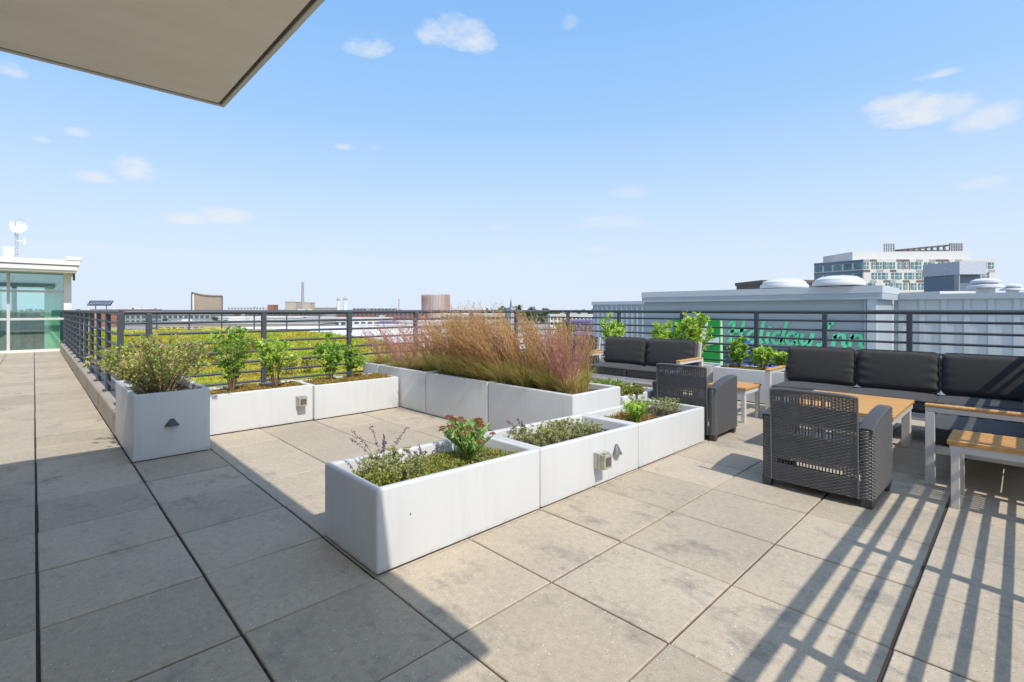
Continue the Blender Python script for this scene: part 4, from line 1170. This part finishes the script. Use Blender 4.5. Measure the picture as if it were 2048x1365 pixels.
def metal_penthouse():
    XF = 36.0; ys = at_x(1765, 620, XF).y; yn = at_x(1283, 620, XF).y
    t = thing('metal_penthouse', 'long grey metal-clad rooftop block with a green and blue sign on its side', 'building', (XF, ys, -6))
    L_ = yn - ys; H = 2.76 + 6
    MB().box(.40, 5.3, .30, L_, 0, H - .8).build('wall', M_CLAD, t)
    MB().box(.035, 5.32, .02, L_ - .02, H - .80, H - .42).build('lower_fascia', M_CAP, t)
    MB().box(0, 5.6, 0, L_, H - .42, H).build('upper_fascia', M_CLADL, t)
    MB().box(.12, .399, .301, .75, 0, H - .8).build('corner_post', M_CLADL, t)
    MB().box(.26, .399, .80, .94, 0, H - .82).build('downpipe', M_CAP, t)
    m = MB()
    for k in range(26): m.box(.385, .399, .98, L_ - .1, .2 + k * .3, .215 + k * .3)
    m.build('cladding_lines', M_CLAD, t)
    # ribbed block to the right
    X2 = 41.5; y2 = ys
    t2 = thing('ribbed_metal_block', 'pale ribbed metal rooftop wall at the right, behind the large sofa', 'building', (X2, -16, -6))
    L2 = y2 + 16; H2 = 6 + 1.322 + 30.5 * 33 / 988 * 1.0
    MB().box(.2, 4, 0, L2 + .3, 0, H2 - .34).build('wall', M_CLADL, t2)
    MB().box(-.03, 4.1, -.1, L2 + .3, H2 - .34, H2).build('cap', M_CAP, t2)
    m = MB(); k = 0
    y = .3
    while y < L2 - .2:
        m.box(0.12, .199, y, y + .28, 0, H2 - .345); y += 1.05
    m.build('ribs', M_CLADL, t2)
    # ribbed block at the left
    X3 = 46.0; ya = at_x(1283, 620, X3).y; yb = at_x(1184, 620, X3).y
    t3 = thing('ribbed_metal_block', 'ribbed grey metal rooftop block left of the signed block, above the pink grasses', 'building', (X3, ya - 4, -6))
    L3 = yb - ya + 4; H3 = 6 + 1.322 + 18.5 * 50 / 988
    MB().box(.15, 4, 0, L3, 0, H3 - .35).build('wall', M_CLAD, t3)
    MB().box(.06, 4.1, -.1, L3 + .1, H3 - .35, H3).build('cap', M_CLADL, t3)
    m = MB(); y = .2
    while y < L3 - .2: m.box(.10, .149, y, y + .12, 0, H3 - .355); y += .62
    m.build('ribs', M_CLADL, t3)
    # lower roof they stand on
    MB_ = MB().box(12, 60, -30, 40, -7, -6).build('lower_roof', simple('grey_roof', (.35, .35, .34), .8, vs=.3)); tag(MB_, kind='structure')
    # vents
    wm = simple('vent_white', (.58, .59, .60), .4, var=.03)
    def vent(label, px, py0, wpx, d, kind):
        p = at_d(px, py0, d); s = wpx / 988 * d / 2
        v = thing('roof_vent', label, 'vent', (p.x, p.y, p.z), 0, 'white roof vents')
        if kind == 0:
            MB().lathe([(s * .55, -.2), (s * .55, .12 * s)], n=24).build('collar', wm, v)
            MB().lathe([(s * 1.0, .02 * s), (s * 1.02, .10 * s), (s * .98, .2 * s), (s * .92, .21 * s), (s * .9, .3 * s), (s * .7, .42 * s), (s * .4, .47 * s), (.01, .48 * s)], n=36).build('hood', wm, v, smooth=True)
        else:
            MB().lathe([(s * .5, -.3 * s), (s * .5, .4 * s)], n=20).build('collar', wm, v)
            MB().lathe([(s * 1.0, .35 * s), (s * .98, .5 * s), (s * .62, .62 * s), (s * .62, .7 * s)], n=28).build('skirt', wm, v, smooth=True)
            MB().lathe([(s * .8, .70 * s), (s * .8, .85 * s), (s * .5, 1.0 * s), (.01, 1.05 * s)], n=28).build('hood', wm, v, smooth=True)
    vent('wide domed white vent, left one of the two on the signed block', 1568, 578, 84, 34, 0)
    vent('wide domed white vent, right one of the two on the signed block', 1677, 573, 88, 31, 0)
    vent('mushroom vent with two white rings above the ribbed wall', 1971, 586, 56, 38, 1)
    vent('small mushroom vent at the right edge of the skyline', 2025, 588, 38, 40, 1)
    return XF


XF = metal_penthouse()


def arc(cx, cy, rx, ry, a0, a1, n=10): return [(cx + rx * math.cos(R(a0 + (a1 - a0) * k / n)), cy + ry * math.sin(R(a0 + (a1 - a0) * k / n))) for k in range(n + 1)]


GLY = {  # strokes in an em box: x right, y up; baseline 0, x-height .5, cap 1
    'H': (.95, [[(.02, .80), (.15, .93), (.27, .97), (.25, .5), (.22, .0), (.12, .02)], [(.72, 1.0), (.68, .5), (.65, 0)], [(.08, .45), (.3, .50), (.6, .52), (.85, .6)]]),
    'o': (.52, [arc(.25, .25, .2, .25, 90, 450, 16)]),
    'l': (.30, [[(.12, 1.0), (.10, .5), (.09, .1), (.15, .0), (.25, .05)]]),
    'i': (.30, [[(.12, .5), (.10, .1), (.15, .0), (.25, .05)], [(.13, .68), (.135, .76)]]),
    'd': (.58, [arc(.23, .25, .19, .25, 60, 360, 14), [(.50, 1.0), (.46, .5), (.44, .08), (.50, .0), (.56, .04)]]),
    'a': (.56, [arc(.23, .25, .19, .25, 40, 330, 14), [(.44, .5), (.42, .08), (.47, .0), (.54, .04)]]),
    'y': (.56, [[(.08, .5), (.08, .15), (.16, .0), (.32, .08), (.42, .25)], [(.46, .5), (.42, 0), (.36, -.3), (.2, -.38), (.06, -.28)]]),
    'I': (.55, [[(.05, .88), (.2, .97), (.32, .98), (.28, .5), (.25, .08), (.1, .0), (.02, .06)], [(.32, .98), (.5, .95)]]),
    'n': (.60, [[(.08, .5), (.07, 0)], [(.07, .32), (.2, .48), (.36, .48), (.43, .3), (.42, .06), (.5, .0), (.56, .05)]]),
    'E': (.62, [[(.1, 0), (.1, 1)], [(.1, 1), (.55, 1)], [(.1, .52), (.48, .52)], [(.1, 0), (.55, 0)]]),
    'x': (.52, [[(.06, .0), (.42, .5)], [(.06, .5), (.42, 0)]]),
    'p': (.58, [[(.08, .5), (.08, -.35)], arc(.28, .25, .2, .25, 180, -180, 16)]),
    'r': (.42, [[(.08, .5), (.08, 0)], [(.08, .3), (.18, .46), (.36, .48)]]),
    'e': (.54, [[(.07, .26), (.43, .26)], arc(.25, .25, .19, .25, 0, 310, 14)]),
    's': (.46, [[(.38, .42), (.25, .5), (.1, .44), (.1, .32), (.34, .2), (.36, .08), (.22, 0), (.06, .06)]]),
}


def letter_mesh(ch, size, sw, depth, slant, m, parent, loc):
    """letters stand on a wall facing -X; text runs toward -Y; local x = depth, y = -right, z = up"""
    _, strokes = GLY[ch]; mb = MB()
    for st in strokes:
        pts = [((x + y * slant) * size, y * size) for x, y in st]
        L_, R_ = [], []
        for i, (x, y) in enumerate(pts):
            a = pts[max(0, i - 1)]; b = pts[min(len(pts) - 1, i + 1)]; dx, dy = b[0] - a[0], b[1] - a[1]; l = math.hypot(dx, dy) + 1e-9
            nx, ny = -dy / l * sw / 2, dx / l * sw / 2; L_.append((x + nx, y + ny)); R_.append((x - nx, y - ny))
        n = len(pts); vs = []
        for dd in (0, -depth):
            for x, y in L_: vs.append((dd, -x, y))
            for x, y in R_: vs.append((dd, -x, y))
        fs = []
        for i in range(n - 1):
            fs += [(i, i + 1, n + i + 1, n + i), (2 * n + i, 3 * n + i, 3 * n + i + 1, 2 * n + i + 1), (i, 2 * n + i, 2 * n + i + 1, i + 1), (n + i, n + i + 1, 3 * n + i + 1, 3 * n + i)]
        fs += [(0, n, 3 * n, 2 * n), (n - 1, 3 * n - 1, 4 * n - 1, 2 * n - 1)]
        mb.add(vs, fs)
    o = mb.build('letter', m, parent); o.location = loc; return o


def sign():
    gm = simple('sign_green_face', (.16, .70, .34), .4, var=.05); gf = simple('sign_green_panel', (.01, .28, .035), .4, var=.05)
    bm_ = simple('sign_blue', (.10, .18, .62), .4, var=.05); wh = simple('sign_white', (.70, .74, .76), .4, var=.02); lg = simple('sign_lime_edge', (.45, .75, .40), .4, var=.02)
    xw = XF + .399
    a = at_x(1452, 690, xw); b = at_x(1700, 690, xw); zb = at_x(1580, 690, xw).z; zt = at_x(1580, 642, xw).z
    size = (zt - zb) * .93; word = 'Holiday Inn'; adv = sum(GLY[c][0] if c != ' ' else .12 for c in word); k = 1.13 * (a.y - b.y) / (adv * size + .2)
    t = thing('wall_sign', 'raised green script lettering over a blue word on the grey metal block', 'sign', (xw, a.y, zb))
    x = 0
    for c in word:
        if c == ' ': x += .12; continue
        o = letter_mesh(c, size, size * .145 / k, .14, .18, gm, t, (-.002, -x * size * k, size * .04)); o.scale = (1, k, 1)
        x += GLY[c][0]
    a2 = at_x(1470, 730, xw)
    z2 = at_x(1560, 736, xw).z; sz = at_x(1560, 700, xw).z - z2; sz *= 1.35; x = 0
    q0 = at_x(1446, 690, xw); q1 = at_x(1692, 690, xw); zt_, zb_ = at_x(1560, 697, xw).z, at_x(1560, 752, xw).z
    MB().box(-.012, -.001, q1.y - a.y, q0.y - a.y, zb_ - zb, zt_ - zb).build('navy_rect', simple('dark_navy', (.02, .045, .10), .5), t)  # thin dark navy rectangle behind the blue word
    for c in 'Express':
        letter_mesh(c, sz, sz * .15, .14, .12, bm_, t, (-.002, (a2.y - a.y) - x * sz * 1.15, z2 - zb)).location.x = -.014; x += GLY[c][0]
    # logo panel
    p0 = at_x(1346, 640, xw - .3); p1 = at_x(1440, 640, xw - .3); zt = at_x(1400, 641, xw - .3).z; zb2 = at_x(1400, 750, xw - .3).z
    g = thing('logo_panel', 'square green panel with a white slanted mark, left of the sign lettering', 'sign', (xw, p1.y, zb2))
    W_ = p0.y - p1.y; H_ = zt - zb2
    MB().box(-.3, -.002, 0, W_, 0, H_).build('panel', gf, g)
    MB().box(-.31, -.002, -.09, -.002, 0, H_).build('lime_edge', lg, g)
    m = MB()
    def poly(pts): m.add([(-.302, W_ * (1 - u), H_ * v) for u, v in pts] + [(-.345, W_ * (1 - u), H_ * v) for u, v in pts], [tuple(range(len(pts))), tuple(reversed(range(len(pts), 2 * len(pts))))] + [(i, (i + 1) % len(pts), len(pts) + (i + 1) % len(pts), len(pts) + i) for i in range(len(pts))])
    poly([(.62, .94), (.66, .98), (.74, .98), (.76, .93), (.60, .30), (.55, .05), (.38, .02), (.46, .3)])
    poly([(.60, .56), (.80, .66), (.98, .70), (.98, .58), (.8, .56), (.62, .46)])
    poly([(.22, .86), (.28, .92), (.36, .9), (.22, .2), (.12, .02), (.02, .04)])
    m.build('white_mark', wh, g)


sign()


# ------------------------------------------------------------------ far city
ground = MB().box(-9000, 9000, -9000, 9000, -31, -30).build('ground', simple('city_ground', (.22, .22, .19), .95, vs=.01, var=.35)); tag(ground, kind='structure')
own = MB().box(-6, 8.4, -12, 30, -30, -.32).build('terrace_building', simple('terrace_wall', (.4, .38, .35), .8)); tag(own, 'tan building body carrying the paved roof terrace', 'building')

M_WIN = simple('window_glass', (.06, .10, .12), .15, var=.3, vs=.5)
M_TEAL = simple('teal_window', (.09, .19, .21), .12, var=.45, vs=.35)
MC = {'brick': simple('red_brick', (.30, .12, .09), .85, vs=.2), 'white': simple('white_render', (.66, .65, .62), .7, vs=.1, var=.06), 'tan': simple('tan_render', (.45, .38, .30), .8, vs=.1),
      'grey': simple('grey_render', (.33, .33, .33), .8, vs=.1), 'brown': simple('brown_panel', (.15, .115, .095), .7, vs=.1), 'umber': simple('umber_panel', (.13, .105, .09), .7, vs=.1), 'bronze': simple('bronze_glass', (.36, .28, .20), .3, vs=.05, var=.1),
      'purple': simple('violet_roof', (.15, .13, .27), .6, vs=.1), 'rust': simple('rusty_slats', (.46, .31, .28), .7, vs=.1), 'blue': simple('slate', (.14, .18, .24), .5, vs=.1), 'roof': simple('pale_roof', (.58, .57, .54), .8, vs=.05, var=.1)}


def city_box(label, x0, x1, ytop, d, depth, wall, roof='roof', rows=0, cols=0, zb=-30, name='city_building', turn=0, strip=None):
    p = at_d((x0 + x1) / 2, ytop, d); w = (x1 - x0) / 988 * d / 2
    t = thing(name, label, 'building', (p.x, p.y, zb), TH - R(90) + turn)
    H = p.z - zb
    MB().box(-w, w, 0, depth, 0, H - .6).build('wall', MC[wall], t)
    MB().box(-w - .2, w + .2, -.2, depth + .2, H - .6, H).build('roof', MC[roof], t)
    ru = random.Random(int(x0 * 7 + d))
    for _ in range(ru.randint(2, 5)):
        if depth < 10 or w < 8: break
        ux, uy, uw = ru.uniform(-w * .85, w * .85), ru.uniform(2, depth - 3), ru.uniform(1, 2.6); uh = ru.uniform(.5, 1.5); MB().box(ux - uw, ux + uw, uy, uy + uw * 1.2, H + .001, H + uh).build('rooftop_unit', MC['grey' if wall == 'white' else 'white'], t)
    if rows:
        vis = min(H - 2, rows * 3.4 + 1)
        cw = 2 * w / cols
        proto = None
        for r_ in range(rows):
            for c in range(cols):
                x = -w + cw * (c + .5); z = H - 2.6 - r_ * 3.4
                if z < 1: continue
                if proto is None: proto = MB().box(-cw * .32, cw * .32, -.12, -.01, -.95, .95).build('window', M_WIN, t); o = proto
                else: o = proto.copy(); COL.objects.link(o)
                o.location = (x, 0, z)
    return t


def casino():
    x0, x1, d = 383, 446, 1400; p = at_d((x0 + x1) / 2, 590, d); w = (x1 - x0) / 988 * d / 2; zt = lambda y: at_d(414, y, d).z + 30
    w *= .86; t = thing('curved_tower', 'bronze glass tower with a swooping roofline, far left on the skyline', 'building', (p.x, p.y, -30), TH - R(60))
    n = 16; prof = [(-w + 2 * w * k / n, zt(np.interp(k / n, [0, .12, .4, .7, 1], [584.5, 587, 590.5, 591.5, 591.3]))) for k in range(n + 1)]
    m = MB(); poly = [(-w, 0), (w, 0)] + prof[::-1]
    m.add([(x, 0, z) for x, z in poly] + [(x, 40, z) for x, z in poly], [tuple(range(len(poly))), tuple(reversed(range(len(poly), 2 * len(poly))))] + [(i, (i + 1) % len(poly), len(poly) + (i + 1) % len(poly), len(poly) + i) for i in range(len(poly))])
    m.build('glass_body', MC['bronze'], t)
    m = MB(); inner = prof
    for (xa, za), (xb, zb) in zip(prof[:-1], prof[1:]): m.hexa([(xa, -1.5, za - 3.5), (xb, -1.5, zb - 3.5), (xb, -.1, zb - 3.5), (xa, -.1, za - 3.5)], [(xa, -1.5, za + .6), (xb, -1.5, zb + .6), (xb, -.1, zb + .6), (xa, -.1, za + .6)])
    m.box(-w - 1, -w + 2.2, -1.4, -.05, 0, prof[0][1] - 4); m.box(w - 2.5, w + .6, -1.4, -.05, 0, prof[-1][1] - 4)
    m.build('roof_band', MC['brown'], t)
    m = MB()
    for k in range(16): m.box(-w + 7, w - 3.5, -.6, -.02, 30 + k * 3.0, 30.9 + k * 3.0)
    m.build('floor_bands', MC['tan'], t)
    MB().box(-w + 2.6, -w + 6.5, -.8, -.03, 0, prof[1][1] - 5).build('white_stripe', MC['white'], t)


casino()


def stack(label, px, wpx, y0, d, m, name='smokestack', cap=False):
    p = at_d(px, y0, d); r = wpx / 988 * d / 2; t = thing(name, label, 'chimney' if name == 'smokestack' else 'silo', (p.x, p.y, -30)); H = p.z + 30
    MB().lathe([(r * 1.15, 0), (r * 1.0, H * .5), (r * .8, H * .85), (r * .78, H)], n=14).build('shaft', m, t, smooth=True)
    if cap: MB().lathe([(r * .95, H * .94), (r * 1.0, H * .97), (r * .6, H * 1.0), (r * .55, H * 1.02), (r * .2, H * 1.04)], n=14).build('dome', MC['grey'], t, smooth=True)
    else: MB().lathe([(r * .82, H + .01), (r * .84, H + 1.0)], n=14).build('rim', MC['grey'], t)


stack('tall tapering grey smokestack on the skyline', 605.5, 6, 566, 900, MC['grey'])
stack('white silo with a dark cap, left one of the pair on the skyline', 677, 7, 597, 700, MC['white'], 'silo', True)
stack('white silo with a dark cap, right one of the pair on the skyline', 690.5, 8, 596, 700, MC['white'], 'silo', True)
stack('thin brown chimney right of the silos on the skyline', 798, 2.5, 600, 800, MC['rust'])
city_box('cream block with a brown top, left of the smokestack', 570, 592, 604, 800, 20, 'tan', 'brown')
city_box('small cream block just right of the smokestack', 608, 621, 605.5, 820, 20, 'tan', 'brown')
city_box('small red rooftop block left of the cream block', 535, 547, 610, 700, 15, 'brick', 'brick')


def drum():
    d = 420; p = at_d(871.5, 590, d); r = 57.5 / 988 * d / 2; t = thing('slatted_drum_building', 'rust and grey slatted round building on the skyline behind the pink grasses', 'building', (p.x, p.y, -30)); H = p.z + 30
    MB().lathe([(r * .93, 0), (r * .93, H - .4)], n=40).build('core', MC['white'], t)
    m = MB()
    for k in range(60):
        a = 2 * math.pi * k / 60; M_ = Matrix.Translation((r * .965 * math.cos(a), r * .965 * math.sin(a), 0)) @ Matrix.Rotation(a, 4, 'Z'); m.box(-.3, .3, -.22, .22, 0, H, M_)
    m.build('slats', MC['rust'], t)


drum()
CB = [('long low brick factory under the top rail, below the smokestack', 420, 640, 622.5, 430, 22, 'brick', 3, 26, 'roof'),
      ('brick and white row building below the silos', 642, 850, 623, 400, 22, 'brick', 3, 24, 'roof'),
      ('white flat-roofed shed in front of the brick factory', 430, 600, 634, 260, 30, 'white', 2, 12, 'roof'),
      ('grey depot with a pale roof left of the corner post', 250, 420, 626, 330, 30, 'grey', 2, 16, 'roof'),
      ('pale warehouse with dark loading bays below the silos', 600, 760, 637, 220, 26, 'white', 2, 12, 'roof'),
      ('pinkish low warehouse along the sedum roof edge', 300, 640, 644, 150, 14, 'tan', 1, 24, 'roof'),
      ('dark violet low shed behind the thin pink grasses', 755, 790, 644, 150, 8, 'purple', 0, 0, 'purple'),
      ('pale shed beside the dark violet one', 791, 880, 642, 155, 8, 'white', 1, 8, 'roof'),
      ('grey machine hall with windows behind the railing post', 700, 800, 650, 125, 8, 'grey', 1, 10, 'roof'),
      ('low tan depot behind the tan grasses', 880, 1010, 628, 300, 24, 'tan', 2, 14, 'roof'),
      ('white houses strip above the violet roof', 1100, 1190, 629, 320, 14, 'white', 2, 12, 'roof'),
      ('violet-blue long roof seen between grass tips and the ribbed block', 1138, 1215, 641, 180, 20, 'purple', 1, 10, 'purple'),
      ('brick mill farthest along the horizon at the left', 180, 300, 618.5, 900, 30, 'brick', 1, 14, 'roof'),
      ('pale office slab on the horizon right of the curved tower', 455, 530, 615.5, 1000, 30, 'white', 1, 12, 'grey'),
      ('low tan block on the horizon between smokestack and silos', 628, 668, 615.5, 950, 20, 'tan', 1, 8, 'grey'),
      ('low grey block on the horizon right of the silos', 705, 790, 616.5, 950, 20, 'grey', 1, 12, 'roof')]
for lab, x0, x1, yt, d, dp, w_, r_, c_, rf_ in CB:
    city_box(lab, x0, x1, yt, d, dp, w_, rf_, r_, c_)
# far railings of the neighbouring decks seen through the near ones
railing('thin distant railing across the sedum roof, seen through the left part of the back railing', tuple(on_z(228, 664, .05).to_2d()), tuple(on_z(700, 664, .05).to_2d()), [.6 + 1.9 * k for k in range(8)], .02, mids=[1.0, .8, .6, .4, .2], top=1.1)


# modern checkered building at right
def modern():
    D = 140.0; rx = lambda px, d=D: (px - 993) / 988 * d
    xl, xr = rx(1727), rx(1990); zt = 1.322 + 101.5 * D / 988
    org = CAM + FW * D; t = thing('checkered_apartment_block', 'white and brown checkered apartment building on the skyline at the right', 'building', (org.x, org.y, -30), TH - R(90))
    H = zt + 30; xL = rx(1628, 152)
    m = MB(); m.prism([(xl, 0), (xr, 0), (xr + 2, 22), (rx(1700, 165), 25), (xL, 12)], 0, H); m.build('wall', simple('cream_panel', (.58, .555, .50), .7, var=.05), t)
    m = MB(); m.prism([(rx(1700, 146), 5), (rx(1960), 3), (rx(1968), 18), (rx(1700, 146), 18)], H, H + 2.7); m.build('roof_screen', simple('screen_grey', (.55, .54, .52), .6), t)
    m = MB(); m.prism([(rx(1815), 9), (rx(1975), 9), (rx(1975), 20), (rx(1815), 20)], H + .01, H + 3.2); m.build('upper_storey', MC['white'], t)
    # slanted perforated crown
    m = MB(); a, b = rx(1835), rx(1952)
    n = 9
    for k in range(n):
        u0, u1 = k / n, (k + 1) / n; xa, xb = a + (b - a) * u0, a + (b - a) * u1; z0 = H + 3.3; zA, zB = H + 3.7 + 1.6 * u0, H + 3.7 + 1.6 * u1; pw = (xb - xa) * .28
        m.hexa([(xa, 8, z0), (xa + pw, 8, z0), (xa + pw, 8.4, z0), (xa, 8.4, z0)], [(xa, 8, zA), (xa + pw, 8, zA), (xa + pw, 8.4, zA), (xa, 8.4, zA)])
        m.hexa([(xa, 8, zA - .55), (xb, 8, zB - .55), (xb, 8.4, zB - .55), (xa, 8.4, zA - .55)], [(xa, 8, zA), (xb, 8, zB), (xb, 8.4, zB), (xa, 8.4, zA)])
        m.box(xa, xb, 8, 8.4, z0 - .1, z0 + .35)
    m.build('slanted_crown', simple('crown_dark', (.13, .11, .11), .7), t)
    m = MB()
    for px in range(1952, 1980, 5): m.box(rx(px), rx(px) + .35, 8, 8.4, H + 3.21, H + 5.6)
    for z in (4.0, 4.9, 5.5): m.box(rx(1952), rx(1979), 7.95, 8.45, H + z, H + z + .16)
    for px in range(1813, 1836, 5): m.box(rx(px), rx(px) + .25, 8, 8.3, H + 2.71, H + 5.5)
    for z in (3.2, 4.0, 4.8, 5.4): m.box(rx(1813), rx(1836), 7.95, 8.35, H + z, H + z + .12)
    m.build('frame_crown', MC['grey'], t)
    # facade windows and coloured infill
    r = random.Random(4); cols = 20; cw = (xr - xl) / cols; rows = 5; fh = 2.95
    pw_ = pb_ = pg_ = None; cnt = 0
    pr = {}
    def put(kind, m_, name, x, z, w, h):
        key = (kind, round(w, 2), round(h, 2))
        if key not in pr:
            pr[key] = MB().box(-w / 2, w / 2, -.10 if name == 'window' else -.06, -.003, -h / 2, h / 2).build(name, m_, t); o = pr[key]
            if name == 'window': MB().box(-.06, .06, -.16, -.101, -h / 2, h / 2).box(-w / 2, w / 2, -.15, -.101, -.06, .06).build('glazing_bar', MC['white'], o)
        else:
            o = copy_tree(pr[key]); o.parent = t
        o.location = (x, 0, z)
    for j in range(rows):
        for i in range(cols):
            x = xl + cw * (i + .5) + r.choice((-.25, 0, .25)); z = H - 1.75 - j * fh
            if r.random() < .93: put('w', M_TEAL, 'window', x, z, cw * r.choice((.6, .8, .8)), 1.75)
    for j in range(rows):
        for i in range(cols):
            x = xl + cw * (i + .5); z = H - .35 - j * fh
            q = r.random()
            if q < .34: put('b', MC['brown'], 'panel', x, z, cw * .96, .62)
            elif q < .52: put('g', MC['grey'], 'panel', x, z, cw * .96, .62)
    for j in range(rows):
        for i in range(cols):
            if r.random() < .30: put('v', MC['brown'] if r.random() < .4 else MC['grey'], 'panel', xl + cw * i + .02, H - 1.75 - j * fh, .32, 2.2)
    # shaded left face
    v = Vector((xL - xl, 12, 0)); ln = v.length; ang = math.atan2(v.y, v.x)
    f = MB()
    Mx = Matrix.Translation((xl, 0, 0)) @ Matrix.Rotation(ang, 4, 'Z')
    for j in range(4):
        f.box(.1, ln - .1, .003, .05, H - .9 - j * fh, H - .1 - j * fh, Mx)
    f.build('dark_band', MC['blue'], t)
    for j in range(3):
        for i in range(5):
            q = MB().box(.3 + i * ln / 5, .3 + i * ln / 5 + ln / 5 * .8, .003, .07, H - 2.75 - j * fh, H - 1.0 - j * fh, Mx); q.build('window', M_TEAL, t)
    # grey canopy block in front
    d2 = 70
    p = at_d(1946, 578, d2)
    k = thing('canopy_block', 'grey slab canopy over a dark recess, in front of the checkered building', 'building', (p.x, p.y, p.z - 6), TH - R(90))
    w = 27 / 988 * d2
    MB().box(-w, w, 0, 6, 6 + .05 + 2.0, 6 + 3.9).build('slab', simple('slab_grey', (.45, .47, .52), .6), k)
    MB().box(-w + .15, w - .15, .8, 6, 0, 8.04).build('recess', MC['blue'], k)
    MB().box(-w, -w + .14, .1, .8, 0, 8.04).build('post', MC['grey'], k)
    # low dark sheds beside
    city_box('brown parapet block left of the checkered building', 1526, 1640, 560.5, 90, 10, 'umber', 'umber', name='parapet_block')
    city_box('low white-edged roof in front of the checkered building', 1880, 1945, 583, 55, 6, 'grey', 'white', name='low_roof_block')


modern()


# ------------------------------------------------------------------ trees beyond
def tree(label, px, ytop, wpx, d, lm=L_TREE, name='tree', n=900, seed=0, group='trees beyond the roofs'):
    global rng
    rng = np.random.default_rng(seed)
    p = at_d(px, ytop, d); w = wpx / 988 * d / 2; base = -30 if d > 60 else p.z - 4; H = p.z - base; ch = min(H * .7, w * 1.5)
    t = thing(name, label, 'tree', (p.x, p.y, base), 0, group)
    m = MB(); m.tube([(0, 0, 0), (w * .05, 0, H * .5), (0, w * .05, H * .9)], [w * .09, w * .06, w * .02], 7)
    for k in range(5):
        a = k * 1.3; m.tube([(0, 0, H - ch), (math.cos(a) * w * .6, math.sin(a) * w * .6, H - ch * .4)], [w * .04, w * .015], 5)
    m.build('trunk', MC['brown'], t)
    C = rng.normal(0, 1, (9, 3)); C = unit(C) * rng.uniform(.2, .72, (9, 1)); rad = rng.uniform(.28, .45, 9)
    ci = rng.integers(0, 9, n); P = C[ci] + unit(rng.normal(0, 1, (n, 3))) * (rad[ci] * rng.uniform(.55, 1.05, n))[:, None]
    P = P * np.array([w, w, ch / 2]) + np.array([0, 0, H - ch / 2]); D = unit(rng.normal(0, 1, (n, 3)))
    V, F = leaf_arrays(P, D, w * rng.uniform(.10, .2, n), .7); np_mesh('crown', V, F, lm, t)


tl = [('dark tree on the horizon at the far left behind the pavilion corner', 150, 617, 22, 300), ('rounded tree on the horizon above the grasses, by the thin steeple', 1035, 608, 22, 500),
      ('broad treetop on the horizon right of the steeple', 1062, 613, 30, 500), ('low treetop on the horizon above the tan plumes', 1090, 615, 24, 520),
      ('treetop on the horizon left of the steeple', 1003, 612, 26, 520), ('dark green tree in front of the brick factory', 615, 633, 20, 240), ('dark green tree beside the pale warehouse', 655, 634, 16, 240),
      ('small tree left of the brick factory', 430, 632, 18, 240), ('green tree between depot and factory', 330, 636, 22, 220), ('green tree near the machine hall', 745, 655, 14, 120),
      ('dark tree among the white houses', 1170, 628, 14, 330)]
for k, (lab, px, y, w_, d) in enumerate(tl): tree(lab, px, y, w_, d, seed=300 + k)
tree('yellow-leaved tree behind the tan grass plumes', 1128, 640, 50, 90, L_YEL, seed=330, n=1600)
wood = []
rng = np.random.default_rng(99)
n = 14000; pxs = rng.uniform(-300, 1500, n); dd = rng.uniform(1200, 1700, n)
P = np.array([list(at_d(a, 620.5, b)) for a, b in zip(pxs, dd)]); P[:, 2] = rng.uniform(-26, -4, n) + 3 * np.sin(pxs / 37)
V, F = leaf_arrays(P, unit(rng.normal(0, 1, (n, 3))), rng.uniform(7, 12, n), .8)
o = np_mesh('distant_wood', V, F, L_TREE); tag(o, 'low dark line of distant woodland along the horizon', 'wood', kind='stuff')
# steeple
p = at_d(1022, 597, 480)
st = thing('church_steeple', 'thin dark steeple on the horizon above the grasses', 'steeple', (p.x, p.y, -30)); H = p.z + 30
MB().box(-3, 3, -3, 3, 0, H - 9).build('tower', MC['grey'], st)
MB().lathe([(1.6, H - 9), (1.0, H - 6), (.5, H - 3), (.1, H)], n=8).build('spire', MC['blue'], st)
# solar panel array beyond the left railing
p = at_d(196, 612, 30)
sp = thing('solar_panel', 'tilted dark solar panel array just above the left railing', 'solar panel', (p.x, p.y, p.z), TH - R(90))
w = 22 / 988 * 30
Mx = Matrix.Rotation(R(35), 4, 'X')
m = MB(); m.prism([(-w, 0), (w * 1.15, 0), (w * .95, .52), (-w * 1.25, .52)], 0, .03, Mx); m.build('panel', simple('solar_cells', (.02, .025, .06), .2, vs=5), sp)
m = MB()
for k in range(7): x = -w + 2 * w * (k + .5) / 7; m.box(x - .006, x + .006, .0, .51, .031, .036, Mx)
for k in (1, 2): m.box(-w * 1.05, w, .17 * k - .006, .17 * k + .006, .031, .036, Mx)
m.build('grid_lines', MC['white'], sp)
m = MB(); m.tube([(-w * .5, .2, .15), (-w * .5, .3, -1.2)], .03, 6); m.tube([(w * .5, .2, .15), (w * .5, .3, -1.2)], .03, 6); m.build('stand', MC['grey'], sp)
